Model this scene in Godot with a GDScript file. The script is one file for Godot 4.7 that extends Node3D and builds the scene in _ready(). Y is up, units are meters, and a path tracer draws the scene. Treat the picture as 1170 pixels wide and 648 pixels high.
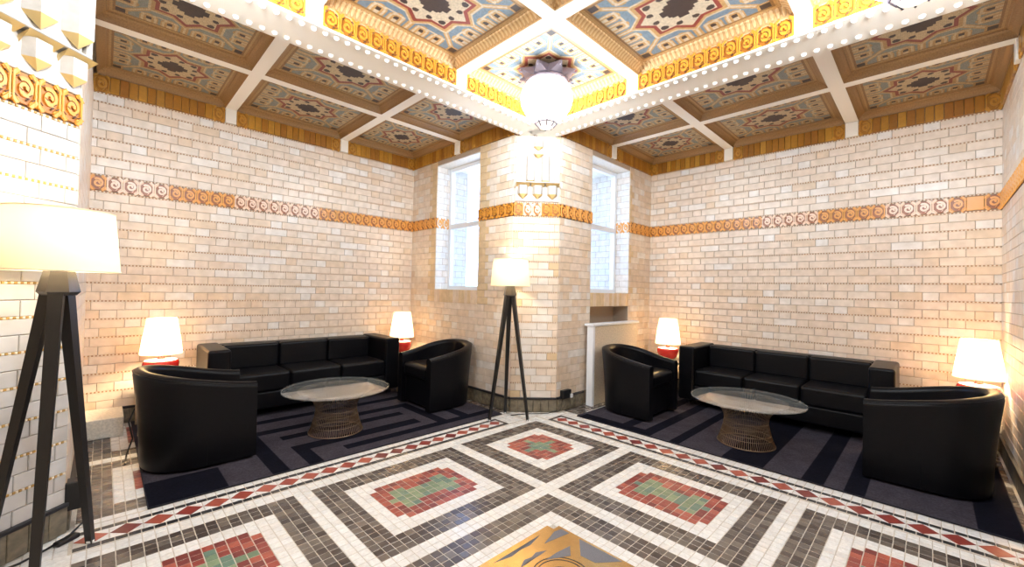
extends Node3D

# ---------------------------------------------------------------- helpers
const V0 := 4.80      # back wall of the alcove that runs along x
const U0 := 5.117     # back wall of the other alcove
const UW := 2.8785    # window wall of the first alcove
const VW := 2.6012    # window wall of the second alcove
const EV := -0.411    # end wall of the second alcove
const EU := -0.105    # end wall of the first alcove
const EYE := Vector3(0, 1.2, 0)

var M := {}
var rng := RandomNumberGenerator.new()
var mesh_cache := {}

func P(u: float, y: float, v: float) -> Vector3:
	return Vector3(u, y, -v)

func noise_tex(freq: float, lo: Color, hi: Color, octaves := 3, sd := 1, size := 256) -> NoiseTexture2D:
	var n := FastNoiseLite.new()
	n.noise_type = FastNoiseLite.TYPE_SIMPLEX_SMOOTH
	n.frequency = freq
	n.fractal_octaves = octaves
	n.seed = sd
	var t := NoiseTexture2D.new()
	t.width = size
	t.height = size
	t.seamless = true
	t.noise = n
	var g := Gradient.new()
	g.set_color(0, lo)
	g.set_color(1, hi)
	t.color_ramp = g
	return t

func mat(c: Color, rough := 0.5, metal := 0.0, tex: Texture2D = null, tscale := 1.0) -> StandardMaterial3D:
	var m := StandardMaterial3D.new()
	m.albedo_color = c
	m.roughness = rough
	m.metallic = metal
	if tex:
		m.albedo_texture = tex
		m.uv1_triplanar = true
		m.uv1_world_triplanar = true
		m.uv1_scale = Vector3.ONE * tscale
	return m

func new_st() -> SurfaceTool:
	var st := SurfaceTool.new()
	st.begin(Mesh.PRIMITIVE_TRIANGLES)
	return st

func tri(st: SurfaceTool, a: Vector3, b: Vector3, c: Vector3, n: Vector3) -> void:
	st.set_normal(n)
	if (b - a).cross(c - a).dot(n) > 0.0:
		st.add_vertex(a); st.add_vertex(c); st.add_vertex(b)
	else:
		st.add_vertex(a); st.add_vertex(b); st.add_vertex(c)

func quad(st: SurfaceTool, a: Vector3, b: Vector3, c: Vector3, d: Vector3, n: Vector3) -> void:
	tri(st, a, b, c, n)
	tri(st, a, c, d, n)

func flat_quad(st: SurfaceTool, a: Vector3, b: Vector3, c: Vector3, d: Vector3, out: Vector3) -> void:
	var n := (b - a).cross(c - a)
	if n.length() < 1e-12:
		n = (c - a).cross(d - a)
	n = n.normalized()
	if n.dot(out) < 0.0:
		n = -n
	quad(st, a, b, c, d, n)

func tri3(st: SurfaceTool, p: Array, n: Array) -> void:
	var o := [0, 1, 2]
	if ((p[1] - p[0]) as Vector3).cross(p[2] - p[0]).dot(n[0] + n[1] + n[2]) > 0.0:
		o = [0, 2, 1]
	for k in o:
		st.set_normal(n[k])
		st.add_vertex(p[k])

# grid of points and normals, row major
func grid(st: SurfaceTool, pts: Array, nrm: Array, w: int, h: int, wrap := false) -> void:
	for j in h - 1:
		for i in (w if wrap else w - 1):
			var i2 := (i + 1) % w
			var a := j * w + i
			var b := j * w + i2
			var c := (j + 1) * w + i2
			var d := (j + 1) * w + i
			tri3(st, [pts[a], pts[b], pts[c]], [nrm[a], nrm[b], nrm[c]])
			tri3(st, [pts[a], pts[c], pts[d]], [nrm[a], nrm[c], nrm[d]])

func add_box(st: SurfaceTool, lo: Vector3, hi: Vector3) -> void:
	var c := [Vector3(lo.x, lo.y, lo.z), Vector3(hi.x, lo.y, lo.z), Vector3(hi.x, hi.y, lo.z), Vector3(lo.x, hi.y, lo.z),
		Vector3(lo.x, lo.y, hi.z), Vector3(hi.x, lo.y, hi.z), Vector3(hi.x, hi.y, hi.z), Vector3(lo.x, hi.y, hi.z)]
	quad(st, c[0], c[1], c[2], c[3], Vector3(0, 0, -1))
	quad(st, c[4], c[5], c[6], c[7], Vector3(0, 0, 1))
	quad(st, c[0], c[4], c[7], c[3], Vector3(-1, 0, 0))
	quad(st, c[1], c[5], c[6], c[2], Vector3(1, 0, 0))
	quad(st, c[0], c[1], c[5], c[4], Vector3(0, -1, 0))
	quad(st, c[3], c[2], c[6], c[7], Vector3(0, 1, 0))

# box between two corners given in (u, y, v)
func ubox(st: SurfaceTool, u0: float, y0: float, v0: float, u1: float, y1: float, v1: float) -> void:
	add_box(st, Vector3(min(u0, u1), min(y0, y1), -max(v0, v1)), Vector3(max(u0, u1), max(y0, y1), -min(v0, v1)))

# box with rounded edges, centred on c
func add_rbox(st: SurfaceTool, c: Vector3, size: Vector3, r: float, xf := Transform3D()) -> void:
	var h := size * 0.5
	r = min(r, min(h.x, min(h.y, h.z)) * 0.99)
	var inner := h - Vector3.ONE * r
	for f in 6:
		var ax := f / 2
		var sg := 1.0 if f % 2 == 0 else -1.0
		var a1 := (ax + 1) % 3
		var a2 := (ax + 2) % 3
		var l1 := [-h[a1], -h[a1] + r * 0.42, -h[a1] + r, h[a1] - r, h[a1] - r * 0.42, h[a1]]
		var l2 := [-h[a2], -h[a2] + r * 0.42, -h[a2] + r, h[a2] - r, h[a2] - r * 0.42, h[a2]]
		var pts := []
		var nrm := []
		for j in 6:
			for i in 6:
				var p := Vector3()
				p[ax] = sg * h[ax]
				p[a1] = l1[i]
				p[a2] = l2[j]
				var q := p.clamp(-inner, inner)
				var d := (p - q).normalized()
				pts.append(xf * (c + q + d * r))
				nrm.append(xf.basis * d)
		grid(st, pts, nrm, 6, 6)

# lathe: profile of Vector2(radius, y)
func add_lathe(st: SurfaceTool, prof: Array, segs: int, at := Vector3.ZERO, flat := false) -> void:
	if flat:
		for j in prof.size() - 1:
			for i in segs:
				var a0 := TAU * i / segs
				var a1 := TAU * (i + 1) / segs
				var am := (a0 + a1) * 0.5
				var p0: Vector2 = prof[j]
				var p1: Vector2 = prof[j + 1]
				var t := p1 - p0
				var n := Vector3(cos(am) * t.y, -t.x, sin(am) * t.y).normalized()
				quad(st, at + Vector3(cos(a0) * p0.x, p0.y, sin(a0) * p0.x), at + Vector3(cos(a1) * p0.x, p0.y, sin(a1) * p0.x), at + Vector3(cos(a1) * p1.x, p1.y, sin(a1) * p1.x), at + Vector3(cos(a0) * p1.x, p1.y, sin(a0) * p1.x), n)
		return
	var pts := []
	var nrm := []
	for j in prof.size():
		var t: Vector2 = prof[min(j + 1, prof.size() - 1)] - prof[max(j - 1, 0)]
		for i in segs:
			var a := TAU * i / segs
			pts.append(at + Vector3(cos(a) * prof[j].x, prof[j].y, sin(a) * prof[j].x))
			nrm.append(Vector3(cos(a) * t.y, -t.x, sin(a) * t.y).normalized())
	grid(st, pts, nrm, segs, prof.size(), true)

func add_tube(st: SurfaceTool, path: Array, r: float, sides := 6) -> void:
	var pts := []
	var nrm := []
	for j in path.size():
		var t: Vector3 = (path[min(j + 1, path.size() - 1)] - path[max(j - 1, 0)]).normalized()
		var ref := Vector3.UP if abs(t.y) < 0.9 else Vector3.RIGHT
		var a := t.cross(ref).normalized()
		var b := t.cross(a).normalized()
		for i in sides:
			var n := a * cos(TAU * i / sides) + b * sin(TAU * i / sides)
			pts.append(path[j] + n * r)
			nrm.append(n)
	grid(st, pts, nrm, sides, path.size(), true)

# prism: outline of Vector2(u, v) between two heights
func add_prism(st: SurfaceTool, poly: Array, y0: float, y1: float) -> void:
	var pk := PackedVector2Array(poly)
	var idx := Geometry2D.triangulate_polygon(pk)
	for k in idx.size() / 3:
		var a: Vector2 = pk[idx[k * 3]]
		var b: Vector2 = pk[idx[k * 3 + 1]]
		var c: Vector2 = pk[idx[k * 3 + 2]]
		tri(st, P(a.x, y1, a.y), P(b.x, y1, b.y), P(c.x, y1, c.y), Vector3.UP)
		tri(st, P(a.x, y0, a.y), P(b.x, y0, b.y), P(c.x, y0, c.y), Vector3.DOWN)
	var ccw := not Geometry2D.is_polygon_clockwise(pk)
	for k in pk.size():
		var a: Vector2 = pk[k]
		var b: Vector2 = pk[(k + 1) % pk.size()]
		var d := (b - a).normalized()
		var n := Vector2(d.y, -d.x) if ccw else Vector2(-d.y, d.x)
		quad(st, P(a.x, y0, a.y), P(b.x, y0, b.y), P(b.x, y1, b.y), P(a.x, y1, a.y), P(n.x, 0, n.y))

func obj(called: String, st: SurfaceTool, m: Material, parent: Node = self) -> MeshInstance3D:
	var o := MeshInstance3D.new()
	o.name = called
	o.mesh = st.commit()
	o.material_override = m
	parent.add_child(o, true)
	return o

func inst(called: String, mesh: Mesh, m: Material, xf: Transform3D, parent: Node) -> MeshInstance3D:
	var o := MeshInstance3D.new()
	o.name = called
	o.mesh = mesh
	if m:
		o.material_override = m
	o.transform = xf
	parent.add_child(o, true)
	return o

var used_names := {}
func thing(called: String, label: String, category: String, at := Vector3.ZERO, turn := 0.0, group := "", kind := "") -> Node3D:
	var o := Node3D.new()
	var k: int = used_names.get(called, 0)
	used_names[called] = k + 1
	o.name = called if k == 0 else "%s_%03d" % [called, k]
	add_child(o, true)
	o.position = at
	o.rotation.y = turn
	o.set_meta("label", label)
	o.set_meta("category", category)
	if group:
		o.set_meta("group", group)
	if kind:
		o.set_meta("kind", kind)
	return o

# ---------------------------------------------------------------- pieces of the walls
# a piece with bevelled face: x along, y up, z out; lower left corner of the back at the origin
func piece_mesh(w: float, h: float, d: float, bev := 0.0025) -> ArrayMesh:
	var key := "%.3f|%.3f|%.3f|%.4f" % [w, h, d, bev]
	if not mesh_cache.has(key):
		var st := new_st()
		add_piece(st, Transform3D(), w, h, d, bev)
		mesh_cache[key] = st.commit()
	return mesh_cache[key]

func add_piece(st: SurfaceTool, xf: Transform3D, w: float, h: float, d: float, b: float) -> void:
	var o := [Vector3(0, 0, 0), Vector3(w, 0, 0), Vector3(w, h, 0), Vector3(0, h, 0)]
	var m := [Vector3(0, 0, d - b), Vector3(w, 0, d - b), Vector3(w, h, d - b), Vector3(0, h, d - b)]
	var f := [Vector3(b, b, d), Vector3(w - b, b, d), Vector3(w - b, h - b, d), Vector3(b, h - b, d)]
	var side := [Vector3(0, -1, 0), Vector3(1, 0, 0), Vector3(0, 1, 0), Vector3(-1, 0, 0)]
	quad(st, xf * f[0], xf * f[1], xf * f[2], xf * f[3], xf.basis * Vector3(0, 0, 1))
	for k in 4:
		var k2 := (k + 1) % 4
		quad(st, xf * m[k], xf * m[k2], xf * f[k2], xf * f[k], xf.basis * (side[k] + Vector3(0, 0, 1)).normalized())
		quad(st, xf * o[k], xf * o[k2], xf * m[k2], xf * m[k], xf.basis * side[k])

class WallFace:
	var o: Vector3
	var d: Vector3
	var n: Vector3
	var length: float
	func _init(a: Vector3, b: Vector3):
		o = a
		length = a.distance_to(b)
		d = (b - a).normalized()
		n = d.cross(Vector3.UP)
	func at(s: float, y: float, z := 0.0) -> Transform3D:
		return Transform3D(Basis(d, Vector3.UP, n), o + d * s + Vector3.UP * y + n * z)

const BRICK_DEEP := 0.006

# courses: list of [y0, y1, parity]; returns bricks [s, y, w, h, tone]
func lay_bricks(f: WallFace, courses: Array, offset: float, holes: Array, tones: Callable) -> Array:
	var out := []
	for ci in courses.size():
		var y0: float = courses[ci][0]
		var y1: float = courses[ci][1]
		var free := [[0.0, f.length]]
		for hl in holes:
			if hl[2] < y1 - 0.01 and hl[3] > y0 + 0.01:
				var nf := []
				for iv in free:
					if hl[1] <= iv[0] or hl[0] >= iv[1]:
						nf.append(iv)
						continue
					if hl[0] > iv[0]:
						nf.append([iv[0], hl[0]])
					if hl[1] < iv[1]:
						nf.append([hl[1], iv[1]])
				free = nf
		# joints: stretcher .205, header .103
		var s: float = offset + (0.0 if courses[ci][2] == 0 else 0.154) - 0.308 * 3.0
		var joints := []
		while s < f.length + 0.4:
			joints.append(s)
			joints.append(s + 0.205)
			s += 0.308
		for iv in free:
			var cuts := [iv[0]]
			for j in joints:
				if j > iv[0] + 0.018 and j < iv[1] - 0.018:
					cuts.append(j)
			cuts.append(iv[1])
			for k in cuts.size() - 1:
				var w: float = cuts[k + 1] - cuts[k]
				out.append([cuts[k] + 0.0014, y0, w - 0.0028, y1 - y0, tones.call(cuts[k], w, (y0 + y1) * 0.5, ci)])
	return out

func put_bricks(parent: Node3D, f: WallFace, bricks: Array, mats: Array, most := 300, called := "brick", deep := BRICK_DEEP) -> void:
	var order := range(bricks.size())
	var size := []
	for b in bricks:
		var c: Vector3 = f.o + f.d * (b[0] + b[2] * 0.5) + Vector3.UP * (b[1] + b[3] * 0.5)
		var e: Vector3 = EYE - c
		size.append(b[2] * b[3] * max(0.0, e.normalized().dot(f.n)) / e.length_squared())
	order.sort_custom(func(a, b): return size[a] > size[b])
	var rest := {}
	for r in order.size():
		var b: Array = bricks[order[r]]
		if r < most:
			inst(called, piece_mesh(snappedf(b[2], 0.001), snappedf(b[3], 0.001), deep), mats[b[4]], f.at(b[0], b[1]), parent)
		else:
			if not rest.has(b[4]):
				rest[b[4]] = new_st()
			add_piece(rest[b[4]], f.at(b[0], b[1]), b[2], b[3], deep, 0.0025)
	if rest.size():
		var am := ArrayMesh.new()
		var used := []
		for k in rest:
			am = rest[k].commit(am)
			used.append(mats[k])
		var o := MeshInstance3D.new()
		o.name = called + "_remainder"
		o.mesh = am
		for k in used.size():
			o.set_surface_override_material(k, used[k])
		o.set_meta("kind", "stuff")
		parent.add_child(o, true)

# rows of little glazed studs in the bed joints
func put_dots(parent: Node3D, f: WallFace, ys: Array, dark: Material, light: Material, holes := [], pitch := 0.0225) -> void:
	var a := new_st()
	var b := new_st()
	for y in ys:
		var s := 0.004
		while s < f.length - pitch:
			var open := true
			for hl in holes:
				if s > hl[0] - 0.01 and s < hl[1] and y > hl[2] and y < hl[3]:
					open = false
			if open:
				add_piece(a, f.at(s, y - 0.005), pitch * 0.5, 0.010, BRICK_DEEP + 0.002, 0.002)
				add_piece(b, f.at(s + pitch * 0.5, y - 0.005), pitch * 0.5, 0.010, BRICK_DEEP + 0.001, 0.002)
			s += pitch
	var am := a.commit()
	am = b.commit(am)
	var o := MeshInstance3D.new()
	o.name = "stud_course"
	o.mesh = am
	o.set_surface_override_material(0, dark)
	o.set_surface_override_material(1, light)
	o.set_meta("kind", "stuff")
	parent.add_child(o, true)

# relief tile, a spiral and corner leaves in a frame: two meshes, ground and relief
func relief_tile(w: float, h: float) -> ArrayMesh:
	var key := "relief%.3f|%.3f" % [w, h]
	if mesh_cache.has(key):
		return mesh_cache[key]
	var g := new_st()
	var r := new_st()
	var x0 := 0.0015
	add_piece(g, Transform3D(Basis(), Vector3(x0, 0, 0)), w - 0.003, h, 0.012, 0.001)
	var fr := 0.010
	add_piece(r, Transform3D(Basis(), Vector3(x0, 0, 0.011)), fr, h, 0.009, 0.002)
	add_piece(r, Transform3D(Basis(), Vector3(w - x0 - fr, 0, 0.011)), fr, h, 0.009, 0.002)
	var c := Vector3(w * 0.5, h * 0.5, 0.011)
	var sx := w * 0.42
	var sy := h * 0.42
	# spiral ribbon
	var n := 22
	var prev_in := Vector3()
	var prev_out := Vector3()
	for k in n + 1:
		var t := float(k) / n
		var a := -0.6 + t * TAU * 1.45
		var rad := 0.16 + 0.62 * t
		var wd := 0.165
		var pin := c + Vector3(cos(a) * sx * (rad - wd), sin(a) * sy * (rad - wd), 0)
		var pout := c + Vector3(cos(a) * sx * (rad + wd), sin(a) * sy * (rad + wd), 0)
		var z := Vector3(0, 0, 0.0085)
		if k > 0:
			quad(r, prev_in + z, prev_out + z, pout + z, pin + z, Vector3(0, 0, 1))
			flat_quad(r, prev_in, pin, pin + z, prev_in + z, c - pin)
			flat_quad(r, prev_out, pout, pout + z, prev_out + z, pout - c)
		prev_in = pin
		prev_out = pout
	# corner leaves
	for q in [[-1, -1], [1, -1], [1, 1], [-1, 1]]:
		var e := c + Vector3(q[0] * w * 0.38, q[1] * h * 0.43, 0)
		var ba := Basis(Vector3(0, 0, 1), atan2(-q[0] * sy, q[1] * sx))
		add_piece(r, Transform3D(ba, e + ba * Vector3(-0.021, -0.008, 0)), 0.042, 0.016, 0.008, 0.002)
		add_piece(r, Transform3D(ba, e * 0.82 + c * 0.18 + ba * Vector3(-0.022, -0.004, 0)), 0.04, 0.007, 0.007, 0.002)
	var d := new_st()
	for q in [[-0.30, 0.34, 0.8], [0.30, 0.34, -0.8], [-0.34, -0.30, -0.8], [0.34, -0.30, 0.8], [0.22, -0.18, 0.8], [0.12, -0.34, 0.8], [-0.16, -0.06, -0.7], [0.10, 0.16, -0.7]]:
		var bs := Basis(Vector3(0, 0, 1), q[2])
		add_piece(d, Transform3D(bs, c + Vector3(q[0] * w, q[1] * h, 0) + bs * Vector3(-0.008, -0.0022, 0)), 0.016, 0.0044, 0.0098, 0.0008)
	var am := g.commit()
	am = r.commit(am)
	am = d.commit(am)
	mesh_cache[key] = am
	return am

func put_relief(called: String, parent: Node, xf: Transform3D, w: float, h: float, ground: Material, relief: Material, slit: Material = null) -> void:
	var o := MeshInstance3D.new()
	o.name = called
	o.mesh = relief_tile(w, h)
	o.set_surface_override_material(0, ground)
	o.set_surface_override_material(1, relief)
	o.set_surface_override_material(2, slit if slit else relief)
	o.transform = xf
	parent.add_child(o, true)

# ---------------------------------------------------------------- textures
func mosaic_texture(dim_alcove: bool) -> ImageTexture:
	var dimmer := 1.0
	var n := 112
	var px := 4
	var im := Image.create(n * px, n * px, false, Image.FORMAT_RGB8)
	var dark := Color8(62, 50, 50)
	var cream := Color8(214, 198, 172)
	var red := Color8(150, 62, 54)
	var tan := Color8(200, 160, 104)
	var blue := Color8(118, 142, 160)
	var brown := Color8(150, 112, 66)
	if dim_alcove:  # same mosaic, with dim warm alcove light put into its palette
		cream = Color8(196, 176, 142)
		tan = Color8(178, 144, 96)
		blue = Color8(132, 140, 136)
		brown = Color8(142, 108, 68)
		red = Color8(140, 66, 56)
	var r := RandomNumberGenerator.new()
	r.seed = 11
	for j in n:
		for i in n:
			var x := (i + 0.5) / n * 2.0 - 1.0
			var y := (j + 0.5) / n * 2.0 - 1.0
			var ax: float = abs(x)
			var ay: float = abs(y)
			var m: float = max(ax, ay)
			var k: float = min(ax, ay)
			var star: float = min(m, (ax + ay) / 1.4142)
			var c := blue
			if star < 0.40:
				c = cream
				if (ax < 0.25 and ay < 0.075) or (ax < 0.075 and ay < 0.25) or (ax < 0.175 and ay < 0.15) or (ax < 0.15 and ay < 0.175):
					c = dark
				elif Vector2(ax - 0.325, ay - 0.325).length() < 0.055 or Vector2(m - 0.36, k - 0.115).length() < 0.046:
					c = dark
			elif star < 0.455:
				c = red
			elif star < 0.50:
				c = tan
			elif star < 0.53:
				c = cream
			else:
				if abs(ax - ay) < 0.055:
					c = tan if abs(ax - ay) > 0.03 else cream
				elif k < 0.05:
					c = tan if k > 0.025 else cream
				for e in [0.21, 0.50]:
					var d := Vector2(k - e, (m - 0.79) * 0.9)
					var dd: float = max(abs(d.x) * 1.02, d.length() if m < 0.79 else abs(d.x))
					if abs(d.x) < 0.13 and dd < 0.13 and m > 0.62:
						c = tan if dd > 0.105 else (cream if dd > 0.075 else (tan if dd > 0.04 else dark))
						if m > 0.84 and dd <= 0.04:
							c = cream
				if abs(m - 0.68 - 0.1 * abs(k - 0.355)) < 0.02 and k > 0.1 and k < 0.6:
					c = cream
				if ax > 0.76 and ay > 0.76:
					c = tan
					if ax > 0.80 and ay > 0.80 and ax < 0.92 and ay < 0.92:
						c = dark
			if m > 0.93:
				c = brown if m < 0.965 else tan
			var v := r.randf_range(0.9, 1.06)
			var cc := Color(c.r * v * dimmer, c.g * v * dimmer, c.b * v * dimmer)
			im.fill_rect(Rect2i(i * px, j * px, px, px), cc * 0.86)
			im.fill_rect(Rect2i(i * px, j * px, px - 1, px - 1), cc)
	return ImageTexture.create_from_image(im)

func cove_textures() -> Array:
	var w := 64
	var h := 32
	var im := Image.create(w, h, false, Image.FORMAT_RGB8)
	var hm := Image.create(w, h, false, Image.FORMAT_RGB8)
	for j in h:
		for i in w:
			var x := fposmod(i / 32.0, 1.0) - 0.5
			var y := j / float(h) - 0.55
			var e := sqrt(pow(x / 0.34, 2) + pow(y / 0.36, 2))
			var c := Color8(188, 146, 92)
			var z := 0.25
			if e < 1.0:
				c = Color8(204, 170, 122)
				z = 0.25 + 0.7 * sqrt(max(0.0, 1.0 - e * e))
			elif e < 1.25:
				c = Color8(166, 124, 78)
				z = 0.15
			if j < 3 or j > 28:
				c = Color8(196, 164, 116)
				z = 0.8
			im.set_pixel(i, j, c)
			hm.set_pixel(i, j, Color(z, z, z))
	return [ImageTexture.create_from_image(im), ImageTexture.create_from_image(hm)]

# ---------------------------------------------------------------- scene
func _ready() -> void:
	rng.seed = 7
	build_camera_and_light()
	build_materials()
	build_walls()
	build_windows()
	build_ceiling()
	build_floor()
	build_rugs()
	build_furniture()
	build_lamps()
	build_small_things()

func build_camera_and_light() -> void:
	var cam := Camera3D.new()
	cam.name = "camera"
	var yaw := 0.77948
	var pitch := 0.01541
	var roll := 0.02235
	var right := Vector3(cos(yaw), 0, sin(yaw))
	var fwd := Vector3(sin(yaw) * cos(pitch), sin(pitch), -cos(yaw) * cos(pitch))
	var up := right.cross(fwd)
	var x := right * cos(roll) + up * sin(roll)
	var y := -right * sin(roll) + up * cos(roll)
	cam.transform = Transform3D(Basis(x, y, -fwd), EYE)
	cam.fov = rad_to_deg(2.0 * atan(324.0 / 471.9626))
	cam.near = 0.02
	add_child(cam)
	var env := Environment.new()
	env.tonemap_mode = Environment.TONE_MAPPER_LINEAR
	env.tonemap_exposure = 1.64
	env.sdfgi_enabled = true
	env.ssao_enabled = true
	env.ssil_enabled = true
	env.background_mode = Environment.BG_SKY
	var sm := ProceduralSkyMaterial.new()
	sm.sky_top_color = Color(0.46, 0.68, 1.0)
	sm.sky_horizon_color = Color(0.6, 0.8, 1.0)
	sm.ground_horizon_color = Color(0.6, 0.8, 1.0)
	sm.ground_bottom_color = Color(0.6, 0.66, 0.74)
	sm.sky_energy_multiplier = 2.7
	sm.ground_energy_multiplier = 2.7
	var sky := Sky.new()
	sky.sky_material = sm
	env.sky = sky
	var we := WorldEnvironment.new()
	we.name = "world_environment"
	we.environment = env
	add_child(we)

const CHANDELIER_ENERGY := 1.42
const FLOOR_LAMP_ENERGY := 0.17
const TABLE_LAMP_ENERGY := 0.46

func build_materials() -> void:
	var glaze := noise_tex(0.02, Color(0.90, 0.89, 0.87), Color(1, 1, 1), 4, 3)
	var fine := noise_tex(0.09, Color(0.84, 0.84, 0.84), Color(1, 1, 1), 3, 5)
	# glazed bricks: peach, cream, pale, near white, deep peach, tan quoin
	M.bricks = []
	for c in [Color8(234, 215, 196), Color8(236, 218, 200), Color8(237, 223, 208), Color8(240, 232, 224), Color8(232, 209, 184), Color8(226, 199, 160), Color8(237, 236, 235), Color8(214, 211, 208), Color8(206, 202, 198)]:
		M.bricks.append(mat(c, 0.34, 0.0, glaze, 1.7))
	M.mortar = mat(Color8(194, 172, 150), 0.9, 0.0, fine, 3.0)
	M.dot_brown = mat(Color8(186, 144, 110), 0.4)
	M.dot_white = mat(Color8(236, 222, 202), 0.35)
	M.dot_yellow = mat(Color8(186, 146, 78), 0.35)
	M.amber = []
	for c in [Color8(184, 130, 46), Color8(172, 116, 36), Color8(192, 140, 52), Color8(164, 108, 38)]:
		M.amber.append(mat(c, 0.28, 0.0, glaze, 4.0))
	M.amber_relief = mat(Color8(200, 144, 56), 0.3, 0.0, glaze, 4.0)
	M.orange_ground = mat(Color8(150, 88, 44), 0.35)
	M.orange_relief = mat(Color8(230, 164, 84), 0.3)
	M.pink_relief = mat(Color8(240, 206, 178), 0.3)
	M.yellow_ground = mat(Color8(170, 106, 36), 0.35)
	M.slit = mat(Color8(92, 60, 34), 0.5)
	M.yellow_relief = mat(Color8(208, 142, 48), 0.3)
	M.white_paint = mat(Color8(238, 230, 216), 0.55, 0.0, fine, 2.0)
	M.rib = mat(Color8(238, 230, 217), 0.5)
	M.terracotta = mat(Color8(192, 185, 177), 0.35, 0.0, glaze, 3.0)
	M.yellow_glaze = mat(Color8(206, 176, 116), 0.35)
	M.stud = mat(Color8(250, 246, 238), 0.12)
	M.plinth = mat(Color8(150, 138, 116), 0.4, 0.0, noise_tex(0.03, Color(0.6, 0.6, 0.6), Color(1, 1, 1), 4, 9), 2.5)
	M.black_trim = mat(Color8(30, 30, 36), 0.35)
	M.frame_white = mat(Color8(238, 240, 244), 0.35)
	var gl := mat(Color(1, 1, 1, 0.04), 0.02)
	gl.transparency = BaseMaterial3D.TRANSPARENCY_ALPHA
	M.pane = gl
	M.panel = mat(Color8(236, 222, 200), 0.5, 0.0, fine, 2.0)
	# floor
	M.grout = mat(Color8(216, 206, 192), 0.85, 0.0, fine, 4.0)
	M.tiles = {}
	var ft := noise_tex(0.05, Color(0.91, 0.91, 0.91), Color(1, 1, 1), 3, 21)
	M.tiles["w"] = [mat(Color8(240, 238, 234), 0.3, 0.0, ft, 3.0), mat(Color8(244, 242, 239), 0.27, 0.0, ft, 3.0), mat(Color8(235, 231, 226), 0.33, 0.0, ft, 3.0)]
	M.tiles["k"] = [mat(Color8(58, 56, 58), 0.3, 0.0, ft, 3.0), mat(Color8(48, 46, 48), 0.3, 0.0, ft, 3.0)]
	M.tiles["d"] = [mat(Color8(92, 82, 77), 0.26, 0.0, ft, 3.0), mat(Color8(104, 94, 87), 0.24, 0.0, ft, 3.0), mat(Color8(78, 67, 62), 0.3, 0.0, ft, 3.0), mat(Color8(116, 105, 95), 0.28, 0.0, ft, 3.0)]
	M.tiles["r"] = [mat(Color8(166, 78, 64), 0.3, 0.0, ft, 3.0), mat(Color8(150, 66, 58), 0.3, 0.0, ft, 3.0), mat(Color8(178, 92, 74), 0.3, 0.0, ft, 3.0), mat(Color8(130, 60, 56), 0.33, 0.0, ft, 3.0)]
	M.tiles["g"] = [mat(Color8(120, 142, 112), 0.3, 0.0, ft, 3.0), mat(Color8(138, 156, 122), 0.3, 0.0, ft, 3.0), mat(Color8(104, 134, 118), 0.3, 0.0, ft, 3.0)]
	M.brass = mat(Color8(226, 186, 122), 0.24, 1.0, noise_tex(0.03, Color(0.93, 0.93, 0.93), Color(1, 1, 1), 3, 33), 3.0)
	M.slate = mat(Color8(122, 122, 130), 0.4, 0.0, fine, 6.0)
	# furniture
	var leather := mat(Color8(13, 13, 17), 0.36, 0.0, noise_tex(0.05, Color(0.8, 0.8, 0.8), Color(1, 1, 1), 4, 41), 3.0)
	leather.heightmap_enabled = false
	leather.metallic_specular = 0.32
	M.leather = leather
	M.chrome = mat(Color8(205, 205, 210), 0.15, 1.0)
	M.bronze = mat(Color8(150, 132, 112), 0.32, 1.0)
	M.rim = mat(Color8(214, 206, 196), 0.18, 1.0)
	var tg := mat(Color(0.92, 0.96, 0.95, 0.06), 0.02)
	tg.transparency = BaseMaterial3D.TRANSPARENCY_ALPHA
	M.table_glass = tg
	M.black_wood = mat(Color8(30, 27, 26), 0.4, 0.0, fine, 5.0)
	M.hub = mat(Color8(64, 60, 57), 0.4)
	M.red_glaze = mat(Color8(196, 44, 38), 0.15)
	M.glare_white = mat(Color8(240, 232, 224), 0.2)  # bulb glare on the red lamp base, painted as white
	M.table_top = mat(Color8(226, 204, 172), 0.4, 0.0, fine, 2.0)
	M.black_plastic = mat(Color8(22, 22, 24), 0.4)
	M.white_plastic = mat(Color8(235, 235, 235), 0.4)
	var shade := mat(Color8(244, 232, 206), 0.85)
	shade.backlight_enabled = true
	shade.backlight = Color(0.82, 0.76, 0.64)
	M.shade = shade
	M.drum = shade.duplicate()
	M.drum.backlight = Color(0.62, 0.57, 0.46)
	M.pewter = mat(Color8(142, 134, 148), 0.35, 0.7)
	M.glow_globe = mat(Color8(255, 250, 240), 0.3)
	M.glow_globe.emission_enabled = true
	M.glow_globe.emission = Color(1, 0.97, 0.92)
	M.glow_globe.emission_energy_multiplier = 2.7
	M.glow_finial = mat(Color8(250, 246, 240), 0.3)
	M.glow_finial.emission_enabled = true
	M.glow_finial.emission = Color(1, 0.97, 0.94)
	M.glow_finial.emission_energy_multiplier = 0.5
	M.glow_bulb = mat(Color8(255, 244, 220), 0.3)
	M.glow_bulb.emission_enabled = true
	M.glow_bulb.emission = Color(1, 0.93, 0.8)
	M.glow_bulb.emission_energy_multiplier = 4.0
	M.plain_wall = mat(Color8(226, 202, 172), 0.4, 0.0, glaze, 1.0)

# courses of a wall with studded joints every second course
func studded_courses(top := 2.745) -> Array:
	var c := []
	var y := 1.933
	while y > 0.2:
		c.append([y - 0.006 - 0.067, y - 0.006, 0])
		c.append([y - 0.15 + 0.006, y - 0.006 - 0.067 - 0.0028, 1])
		y -= 0.15
	y = 2.07
	while y < top - 0.02:
		c.append([y + 0.006, min(y + 0.073, top - 0.006), 1])
		if y + 0.077 < top - 0.02:
			c.append([y + 0.0758, y + 0.144, 0])
		y += 0.15
	return c

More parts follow.
